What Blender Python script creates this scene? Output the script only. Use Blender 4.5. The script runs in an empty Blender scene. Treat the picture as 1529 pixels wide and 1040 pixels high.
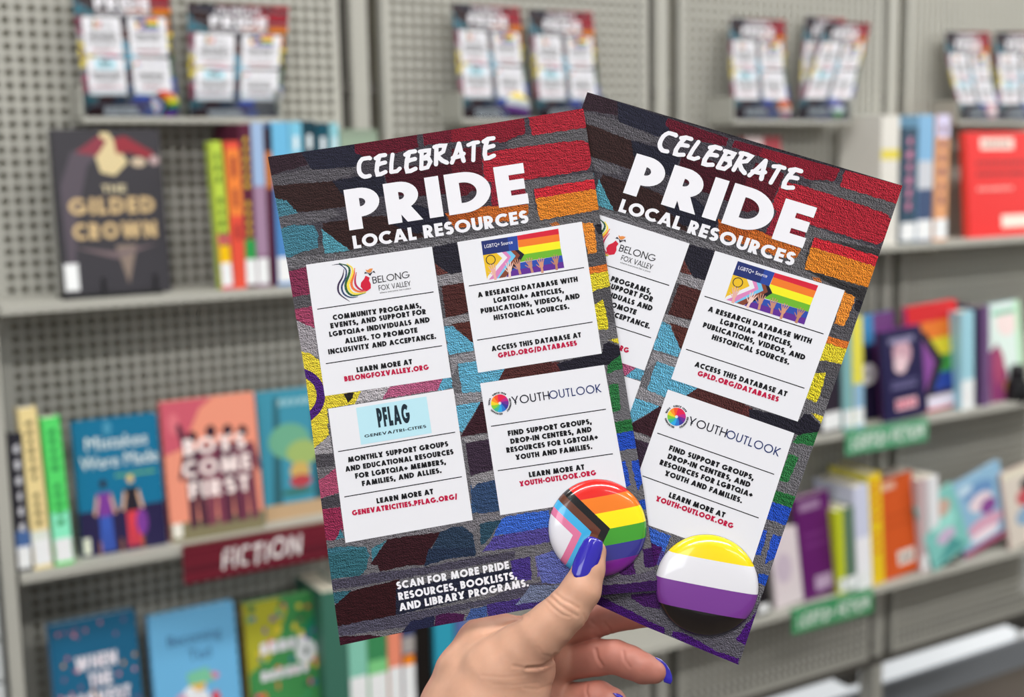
import bpy, bmesh, math, random
import numpy as np
from mathutils import Vector, Matrix

# ------------------------------------------------------------------ camera
F_PX, CXP, CYP = 1871.03, 764.5, 520.0
EYE = 1.55
RM = np.array([[0.8534013502260105, -0.520925116637139, -0.01852453208600168],
               [-0.09028085326631857, -0.11271380616901452, -0.9895175417507256],
               [0.5133765703320785, 0.8461280167654756, -0.14321967839160726]])
CAM = np.array([0.0, 0.0, EYE])
scene = bpy.context.scene
C = scene.collection
cd = bpy.data.cameras.new('camera')
cam = bpy.data.objects.new('camera', cd); C.objects.link(cam)
cd.sensor_width = 36.0; cd.lens = 36.0 * F_PX / 1529.0
m4 = Matrix.Identity(4)
for i in range(3):
    m4[i][0] = RM[0][i]; m4[i][1] = -RM[1][i]; m4[i][2] = -RM[2][i]
m4.translation = Vector(CAM)
cam.matrix_world = m4
cd.clip_start = 0.02
cd.dof.use_dof = True; cd.dof.focus_distance = 0.538; cd.dof.aperture_fstop = 8.0
scene.camera = cam
# ------------------------------------------------------------------ world, lights, exposure
w = bpy.data.worlds.new('world'); scene.world = w; w.use_nodes = True
bg = w.node_tree.nodes['Background']
bg.inputs[0].default_value = (0.93, 0.96, 1.0, 1); bg.inputs[1].default_value = 0.31
def area(name, loc, target, sx, sy, power, col=(1, 1, 1)):
    l = bpy.data.lights.new(name, 'AREA'); l.shape = 'RECTANGLE'; l.size = sx; l.size_y = sy
    l.energy = power; l.color = col
    o = bpy.data.objects.new(name, l); C.objects.link(o); o.location = loc
    o.rotation_euler = (Vector(target) - Vector(loc)).to_track_quat('-Z', 'Y').to_euler()
    return o
WARM = (1, 0.985, 0.955)
area('ceiling_lamp', (0.3, 0.95, 2.93), (0.3, 0.95, 0), 2.4, 0.25, 29, WARM)
area('ceiling_lamp', (3.1, 0.95, 2.93), (3.1, 0.95, 0), 2.4, 0.25, 42, WARM)
area('ceiling_lamp', (-0.4, -0.7, 2.93), (-0.4, -0.7, 0), 2.4, 0.25, 59, WARM)
area('ceiling_lamp', (2.8, -0.7, 2.93), (2.8, -0.7, 0), 2.4, 0.25, 42, WARM)
area('ceiling_lamp', (0.2, -2.8, 2.93), (0.2, -2.8, 0), 2.4, 0.25, 29, WARM)
area('window_and_fill', (-3.2, -1.6, 2.2), (0.8, 1.6, 1.2), 2.0, 1.3, 26, (0.93, 0.97, 1.0))
area('window_and_fill', (6.4, -0.6, 2.2), (3.2, 2.0, 1.5), 2.0, 1.3, 38, (0.98, 1.0, 0.94))  # added fill with no known window, brightens the right-hand bays
vs = scene.view_settings
vs.view_transform = 'Standard'; vs.look = 'None'; vs.exposure = 0.0; vs.gamma = 1.0
try: vs.use_curve_mapping = False
except Exception: pass
scene.cycles.use_denoising = True
scene.cycles.max_bounces = 8

# ------------------------------------------------------------------ helpers
def ray(px, py):
    d = RM.T @ np.array([(px - CXP) / F_PX, (py - CYP) / F_PX, 1.0]); return d
def up_y(px, py, Y):
    d = ray(px, py); return CAM + d * (Y / d[1])
def up_z(px, py, Z):
    d = ray(px, py); return CAM + d * ((Z - EYE) / d[2])
def up_d(px, py, depth):
    return CAM + ray(px, py) * depth
def lin(h):
    if isinstance(h, str):
        h = h.lstrip('#'); c = [int(h[i:i + 2], 16) / 255 for i in (0, 2, 4)]
    else: c = h
    return tuple(x / 12.92 if x <= 0.04045 else ((x + 0.055) / 1.055) ** 2.4 for x in c)
MATS = {}
def mat(name, col='#808080', rough=0.5, metal=0.0, noise=0.0, nscale=40.0, bump=0.0, attr=False, coat=0.0, spec=0.5, sss=0.0):
    if name in MATS: return MATS[name]
    m = bpy.data.materials.new(name); m.use_nodes = True; MATS[name] = m
    nt = m.node_tree; b = nt.nodes['Principled BSDF']
    b.inputs['Roughness'].default_value = rough; b.inputs['Metallic'].default_value = metal
    b.inputs['Specular IOR Level'].default_value = spec
    b.inputs['Coat Weight'].default_value = coat; b.inputs['Coat Roughness'].default_value = 0.05
    if attr:
        a = nt.nodes.new('ShaderNodeAttribute'); a.attribute_name = 'col'; src = a.outputs['Color']
    else:
        r = nt.nodes.new('ShaderNodeRGB'); r.outputs[0].default_value = (*lin(col), 1); src = r.outputs[0]
    tc = nt.nodes.new('ShaderNodeTexCoord')
    n = nt.nodes.new('ShaderNodeTexNoise'); n.inputs['Scale'].default_value = nscale; n.inputs['Detail'].default_value = 5
    nt.links.new(tc.outputs['Object'], n.inputs['Vector'])
    mr = nt.nodes.new('ShaderNodeMapRange'); mr.inputs['From Min'].default_value = 0.25; mr.inputs['From Max'].default_value = 0.75
    mr.inputs['To Min'].default_value = 1 - noise; mr.inputs['To Max'].default_value = 1 + noise
    nt.links.new(n.outputs['Fac'], mr.inputs['Value'])
    mx = nt.nodes.new('ShaderNodeVectorMath'); mx.operation = 'SCALE'
    nt.links.new(src, mx.inputs[0]); nt.links.new(mr.outputs[0], mx.inputs['Scale'])
    nt.links.new(mx.outputs[0], b.inputs['Base Color'])
    if bump:
        bp = nt.nodes.new('ShaderNodeBump'); bp.inputs['Strength'].default_value = bump; bp.inputs['Distance'].default_value = 0.001
        nt.links.new(n.outputs['Fac'], bp.inputs['Height']); nt.links.new(bp.outputs[0], b.inputs['Normal'])
    if sss:
        b.inputs['Subsurface Weight'].default_value = sss; b.inputs['Subsurface Radius'].default_value = (1.0, 0.35, 0.2)
        b.inputs['Subsurface Scale'].default_value = 0.004
    return m
def tag(o, label=None, cat=None, group=None, kind=None):
    for k, v in (('label', label), ('category', cat), ('group', group), ('kind', kind)):
        if v: o[k] = v
    return o
def empty(name, loc, rot=None):
    o = bpy.data.objects.new(name, None); C.objects.link(o); o.empty_display_size = 0.02
    if rot is None: o.location = loc
    else:
        M = Matrix(rot).to_4x4() if not isinstance(rot, Matrix) else rot.to_4x4()
        M.translation = Vector(loc); o.matrix_world = M
    return o
def link(name, me, parent=None):
    o = bpy.data.objects.new(name, me); C.objects.link(o)
    if parent is not None: o.parent = parent
    return o
class MB:
    """collects shapes into ONE mesh, one colour per face"""
    def __init__(s): s.v = []; s.f = []; s.c = []; s.m = []; s.uv = []
    def face(s, pts, col=(0.5, 0.5, 0.5), mi=0, uv=None):
        i = len(s.v); s.v += [tuple(map(float, p)) for p in pts]; s.f.append(tuple(range(i, i + len(pts))))
        s.c.append(col); s.m.append(mi); s.uv += (uv if uv is not None else [(0.0, 0.0)] * len(pts))
    def box(s, a, b, col=(0.5, 0.5, 0.5), mi=0, M=None, bev=0.0):
        x0, y0, z0 = a; x1, y1, z1 = b
        P = [(x0, y0, z0), (x1, y0, z0), (x1, y1, z0), (x0, y1, z0), (x0, y0, z1), (x1, y0, z1), (x1, y1, z1), (x0, y1, z1)]
        if M is not None: P = [tuple(M @ Vector(p)) for p in P]
        i = len(s.v); s.v += P; s.uv += [(0.0, 0.0)] * 8
        for q in ((0, 3, 2, 1), (4, 5, 6, 7), (0, 1, 5, 4), (1, 2, 6, 5), (2, 3, 7, 6), (3, 0, 4, 7)):
            s.f.append(tuple(i + k for k in q)); s.c.append(col); s.m.append(mi)
    def grid(s, G, col=(0.5, 0.5, 0.5), mi=0, cols=None):
        n, m = len(G), len(G[0]); i0 = len(s.v)
        for r in G:
            for p in r: s.v.append(tuple(map(float, p))); s.uv.append((0.0, 0.0))
        for a in range(n - 1):
            for b in range(m - 1):
                s.f.append((i0 + a * m + b, i0 + a * m + b + 1, i0 + (a + 1) * m + b + 1, i0 + (a + 1) * m + b))
                s.c.append(col if cols is None else cols(a, b)); s.m.append(mi)
    def build(s, name, mats, parent=None, smooth=False, origin=None):
        me = bpy.data.meshes.new(name)
        V = s.v if origin is None else [(p[0] - origin[0], p[1] - origin[1], p[2] - origin[2]) for p in s.v]
        me.from_pydata(V, [], s.f)
        for m in (mats if isinstance(mats, (list, tuple)) else [mats]): me.materials.append(m)
        me.polygons.foreach_set('material_index', s.m)
        ca = me.color_attributes.new('col', 'FLOAT_COLOR', 'CORNER')
        cols = []
        for f, c in zip(s.f, s.c): cols += [c[0], c[1], c[2], 1.0] * len(f)
        ca.data.foreach_set('color', cols)
        u = me.uv_layers.new(name='UVMap'); flat = []
        for f in s.f:
            for k in f: flat += s.uv[k]
        u.data.foreach_set('uv', flat)
        if smooth: me.polygons.foreach_set('use_smooth', [True] * len(s.f))
        me.update()
        return link(name, me, parent)
def bevel(o, wd=0.0006, seg=2):
    md = o.modifiers.new('bevel', 'BEVEL'); md.width = wd; md.segments = seg; md.limit_method = 'ANGLE'; return o

# ------------------------------------------------------------------ lettering
def arc(cx, cy, rx, ry, a0, a1, n=14):
    return [(cx + rx * math.cos(math.radians(a0 + (a1 - a0) * i / n)), cy + ry * math.sin(math.radians(a0 + (a1 - a0) * i / n))) for i in range(n + 1)]
def glyph(ch, t):
    h = t / 2; S = []; hw = h * 1.06
    def L(*p, e=0, c=0): S.append((list(p), e, c))
    w = 0.6
    if ch == 'A':
        w = 0.78 + t * .45; L((hw, 0), (w / 2, 1), e=1); L((w - hw, 0), (w / 2, 1), e=1); q = .3; L((hw + (w / 2 - hw) * q, q - t * .1), (w - hw - (w / 2 - hw) * q, q - t * .1))
        S[-1] = (S[-1][0], 0, 2)
    elif ch == 'B':
        w = 0.52 + t * .4; yb = .53; x = w * .45; ru = (1 - h - yb) / 2; rl = (yb - h) / 2
        L((h, 0), (h, 1)); L((0, 1 - h), *arc(x, yb + ru, w - x - h - t * .12, ru, 90, -90), (h, yb)); L((0, yb), *arc(x, h + rl, w - x - h, rl, 90, -90), (0, h))
    elif ch == 'C': w = 0.82; L(*arc(.5, .5, .5 - h, .5 - h, 48, 312, 22))
    elif ch == 'D':
        w = 0.72 + t * .3; x = w - .5
        L((h, 0), (h, 1)); L((0, 1 - h), *arc(x, .5, .5 - h, .5 - h, 90, -90, 18), (0, h))
    elif ch == 'E': w = 0.44 + t * .4; L((h, 0), (h, 1)); L((0, h), (w, h)); L((0, 1 - h), (w, 1 - h)); L((0, .5), (w * .95, .5)); 
    elif ch == 'F': w = 0.42 + t * .4; L((h, 0), (h, 1)); L((0, 1 - h), (w, 1 - h)); L((0, .48), (w * .95, .48))
    elif ch == 'G': w = 0.98; L(*arc(.5, .5, .5 - h, .5 - h, 44, 352, 24)); L((.52, .46 - h * .2), (w, .46 - h * .2)) ; S[-1] = (S[-1][0], 0, 2)
    elif ch == 'H': w = 0.66 + t * .3; L((h, 0), (h, 1)); L((w - h, 0), (w - h, 1)); L((0, .5), (w, .5))
    elif ch == 'I': w = t; L((h, 0), (h, 1))
    elif ch == 'J': w = 0.36 + t * .3; r = (w - t) / 2 + .02; L((w - h, 1), *arc(w - h - r, h + r, r, r, 0, -110, 8))
    elif ch == 'K': w = 0.6 + t * .45; L((h, 0), (h, 1)); L((h, .38), (w - hw * 1.3, 1), e=2); L((h + .08, .5), (w - hw * 1.2, 0), e=2)
    elif ch == 'L': w = 0.4 + t * .4; L((h, 0), (h, 1)); L((0, h), (w, h))
    elif ch == 'M': w = 0.92 + t * .5; a = .12; L((hw, 0), (a + hw, 1), e=1); L((w - hw, 0), (w - a - hw, 1), e=1); L((a + hw, 1), (w / 2, 0), e=1); L((w - a - hw, 1), (w / 2, 0), e=1)
    elif ch == 'N': w = 0.7 + t * .4; L((h, 0), (h, 1)); L((w - h, 0), (w - h, 1)); L((hw, 1), (w - hw, 0), e=1)
    elif ch in 'OQ':
        w = 1.0; L(*arc(.5, .5, .5 - h, .5 - h, 0, 360, 30), c=1)
        if ch == 'Q': L((.58, .34), (.92, 0), e=2)
    elif ch == 'P': w = 0.5 + t * .42; yb = .42; x = w * .42; ru = (1 - h - yb) / 2; L((h, 0), (h, 1)); L((0, 1 - h), *arc(x, yb + ru, w - x - h, ru, 90, -90), (0, yb))
    elif ch == 'R':
        w = 0.52 + t * .5; yb = .44; x = w * .4; ru = (1 - h - yb) / 2; L((h, 0), (h, 1)); L((0, 1 - h), *arc(x, yb + ru, w * .93 - x - h, ru, 90, -90), (0, yb)); L((w * .42, yb), (w - hw * 1.2, 0), e=2)
    elif ch == 'S':
        w = 0.5 + t * .35; ry = (1 - t) / 4; rx = w / 2 - h
        a = arc(w / 2, 1 - h - ry, rx * .95, ry, 28, 270, 14); b = arc(w / 2, h + ry, rx, ry, 90, -152, 14); L(*(a + b[1:]))
    elif ch == 'T': w = 0.46 + t * .45; L((w / 2, 0), (w / 2, 1)); L((0, 1 - h), (w, 1 - h))
    elif ch == 'U': w = 0.62 + t * .3; r = w / 2 - h; L((h, 1), *arc(w / 2, h + r, r, r, 180, 360, 14), (w - h, 1))
    elif ch == 'V': w = 0.74 + t * .5; L((hw, 1), (w / 2, 0), e=1); L((w - hw, 1), (w / 2, 0), e=1)
    elif ch == 'W': w = 1.06 + t * .8; q = w / 4; L((hw, 1), (q + hw * .5, 0), e=1); L((q + hw * .5, 0), (w / 2, 1), e=1); L((w / 2, 1), (w - q - hw * .5, 0), e=1); L((w - q - hw * .5, 0), (w - hw, 1), e=1)
    elif ch == 'X': w = 0.7 + t * .4; L((hw, 1), (w - hw, 0), e=1); L((w - hw, 1), (hw, 0), e=1)
    elif ch == 'Y': w = 0.7 + t * .5; L((w / 2, 0), (w / 2, .5)); L((hw, 1), (w / 2, .4), e=1); L((w - hw, 1), (w / 2, .4), e=1)
    elif ch == 'Z': w = 0.56 + t * .3; L((0, h), (w, h)); L((0, 1 - h), (w, 1 - h)); L((hw, 0), (w - hw, 1), e=1)
    elif ch == '+': w = 0.6; L((0, .42), (w, .42)); L((w / 2, .12), (w / 2, .72))
    elif ch == '-': w = 0.34; L((0, .4), (w, .4))
    elif ch == '.': w = t; L((h, 0), (h, t))
    elif ch == ',': w = t; L((h, t), (h * .5, -t * .6))
    elif ch == '/': w = 0.42; L((t * .4, -.1), (w - t * .4, 1.05))
    elif ch == "'": w = t * .8; L((h * .8, .65), (h * .8, 1))
    elif ch == '1': w = .3; L((w - h, 0), (w - h, 1))
    elif ch in '89': w = .6; L(*arc(.3, .72, .3 - h, .28 - h, 0, 360, 14), c=1); L(*(arc(.3, .28, .3 - h, .28 - h, 0, 360, 14) if ch == '8' else [(w - h, .7), (w - h, .3), (h, .05)]))
    elif ch == ' ': w = 0.3
    return w, S
def brush_glyph(ch, t):
    h = t / 2; S = []
    def L(*p): S.append((list(p), 0, 0))
    if ch == 'C': L(*arc(.42, .52, .34, .44, 55, 290, 14)); w = .66
    elif ch == 'E': L((.30, .96), (.2, .6), (.16, .28), (.2, .08), (.34, .03), (.56, .16)); L((.14, .82), (.3, .95), (.62, .98)); L((.18, .5), (.34, .56), (.52, .58)); w = .62
    elif ch == 'L': L((.22, .98), (.16, .5), (.14, .06)); L((.14, .06), (.4, .08), (.62, .2)); w = .62
    elif ch == 'B': L((.18, .98), (.16, .5), (.14, .04)); L((.06, .9), (.3, 1.0), (.5, .9), (.48, .7), (.18, .54)); L((.18, .54), (.46, .54), (.56, .36), (.42, .12), (.14, .02)); w = .64
    elif ch == 'R': L((.18, .98), (.16, .5), (.14, 0)); L((.06, .88), (.3, 1.0), (.54, .88), (.46, .62), (.18, .48)); L((.18, .48), (.42, .22), (.68, .1)); w = .7
    elif ch == 'A': L((.1, 0), (.28, .5), (.42, .98)); L((.42, .98), (.5, .5), (.6, .04)); L((.14, .3), (.4, .32), (.66, .42)); w = .7
    elif ch == 'T': L((.34, .92), (.32, .5), (.3, .02)); L((.02, .84), (.3, .92), (.7, 1.0)); w = .62
    else: return glyph(ch, t)
    return w, S
def clip_y(P, lo, hi):
    for sgn, lim in ((1, lo), (-1, -hi)):
        out = []
        for i in range(len(P)):
            a, b = P[i - 1], P[i]; ia, ib = sgn * a[1] >= lim, sgn * b[1] >= lim
            if ia != ib:
                k = (lim - sgn * a[1]) / (sgn * b[1] - sgn * a[1]); out.append((a[0] + (b[0] - a[0]) * k, a[1] + (b[1] - a[1]) * k))
            if ib: out.append(b)
        P = out
        if len(P) < 3: return []
    return P
def stroke_polys(pts, t, ext=0, closed=False):
    P = [np.array(p, float) for p in pts]
    if closed: P = P[:-1]
    n = len(P)
    if ext:
        d = P[-1] - P[0]; d /= np.linalg.norm(d); P[0] = P[0] - d * t * 1.5 * (ext == 1); P[-1] = P[-1] + d * t * 1.5
    Lf, Rt = [], []
    for i in range(n):
        a = P[i - 1] if (i > 0 or closed) else None; b = P[(i + 1) % n] if (i < n - 1 or closed) else None
        d1 = (P[i] - a) if a is not None else (b - P[i]); d2 = (b - P[i]) if b is not None else (P[i] - a)
        d1 = d1 / (np.linalg.norm(d1) + 1e-9); d2 = d2 / (np.linalg.norm(d2) + 1e-9)
        n1 = np.array([-d1[1], d1[0]]); n2 = np.array([-d2[1], d2[0]]); mm = n1 + n2
        q = mm @ mm; mm = mm * (2 / q) if q > .4 else n1
        Lf.append(P[i] + mm * t / 2); Rt.append(P[i] - mm * t / 2)
    out = []
    for i in range(n if closed else n - 1):
        j = (i + 1) % n; out.append([tuple(Rt[i]), tuple(Rt[j]), tuple(Lf[j]), tuple(Lf[i])])
    return out
GC = {}
def text_polys(s, t=0.24, track=0.09, shear=0.0, rnd=False, squash=1.0):
    key = (s, t, track, shear, rnd)
    if key in GC: return GC[key]
    x = 0.0; out = []; rg = random.Random(3)
    for ch in s:
        wd, S = (brush_glyph if rnd else glyph)(ch, t); dy = rg.uniform(-.07, .07) if rnd else 0; sc = rg.uniform(.95, 1.08) if rnd else 1
        for pts, e, c in S:
            if rnd: pts = [(min(max(a, t / 2), max(wd - t / 2, t / 2)), min(max(b, t / 2), 1 - t / 2)) for a, b in pts]
            th = t if c != 2 else t * .78
            for q in stroke_polys(pts, th, 0 if rnd else e, c == 1):
                lo = -.3 if ch in ',/' else 0
                q = q if rnd else clip_y(q, lo, 1.1 if ch == '/' else 1)
                if q: out.append([(x + a * sc + b * shear, b * sc + dy) for a, b in q])
            if rnd:
                for (a, b) in (pts[0], pts[-1]) if len(pts) > 3 else pts:
                    out.append([(x + (a + t / 2 * math.cos(k * math.pi / 5)) * sc + b * shear, (b + t / 2 * math.sin(k * math.pi / 5)) * sc + dy) for k in range(10)])
        x += wd * sc + track
    GC[key] = (x - track, out); return GC[key]
def font_polys(s):
    """lettering with lower case from Blender's built-in typeface"""
    key = ('f', s)
    if key in GC: return GC[key]
    cu = bpy.data.curves.new('tmp', 'FONT'); cu.body = s; cu.size = 1.37; cu.resolution_u = 3
    o = bpy.data.objects.new('tmp', cu); C.objects.link(o)
    me = o.to_mesh(); V = [(v.co.x, v.co.y) for v in me.vertices]
    out = [[V[k] for k in p.vertices] for p in me.polygons]
    o.to_mesh_clear(); bpy.data.objects.remove(o); bpy.data.curves.remove(cu)
    x0 = min(v[0] for v in V); x1 = max(v[0] for v in V)
    out = [[(a - x0, b) for a, b in p] for p in out]
    GC[key] = (x1 - x0, out); return GC[key]
def put_text(mb, mp, s, pL, pR, up, col, layer, mi=0, style='bold', t=0.24, track=0.09):
    """mp(x, y, layer) turns a 2D design point into 3D; text fills the baseline from pL to pR, up = cap-height vector"""
    if style == 'bold': W, polys = text_polys(s, t, track)
    elif style == 'brush': W, polys = text_polys(s, t, track, 0.12, True)
    else: W, polys = font_polys(s)
    ex = ((pR[0] - pL[0]) / W, (pR[1] - pL[1]) / W)
    for i, q in enumerate(polys):
        l = layer + (i % 23) * .12
        mb.face([mp(pL[0] + ex[0] * a + up[0] * b, pL[1] + ex[1] * a + up[1] * b, l) for a, b in q], col, mi)

# ------------------------------------------------------------------ the flyer's printed design, drawn in its own flat layout units
def solve_h(src, dst):
    A = []
    for (x, y), (u, v) in zip(src, dst):
        A.append([x, y, 1, 0, 0, 0, -u * x, -u * y, -u]); A.append([0, 0, 0, x, y, 1, -v * x, -v * y, -v])
    return np.linalg.svd(np.array(A, float))[2][-1].reshape(3, 3)
def ap_h(H, x, y):
    q = H @ np.array([x, y, 1.0]); return q[0] / q[2], q[1] / q[2]
CARD_Q = [(400, 234), (871, 162), (985, 881), (508, 963)]
CR = {1: (380, 120, 3.715), 2: (680, 120, 3.715), 4: (420, 350, 3.715), 5: (420, 560, 3.715), 6: (680, 480, 3.715), 7: (880, 320, 3.715),
      8: (480, 820, 4.497), 9: (600, 700, 3.06), 10: (800, 700, 5.2), 11: (680, 325, 4.333), 12: (710, 330, 10.92), 13: (480, 380, 9.556), 0: (0, 0, 1)}
def cp(c, pts):
    ox, oy, s = CR[c]; return [(ox + x / s, oy + y / s) for x, y in pts]
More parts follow.
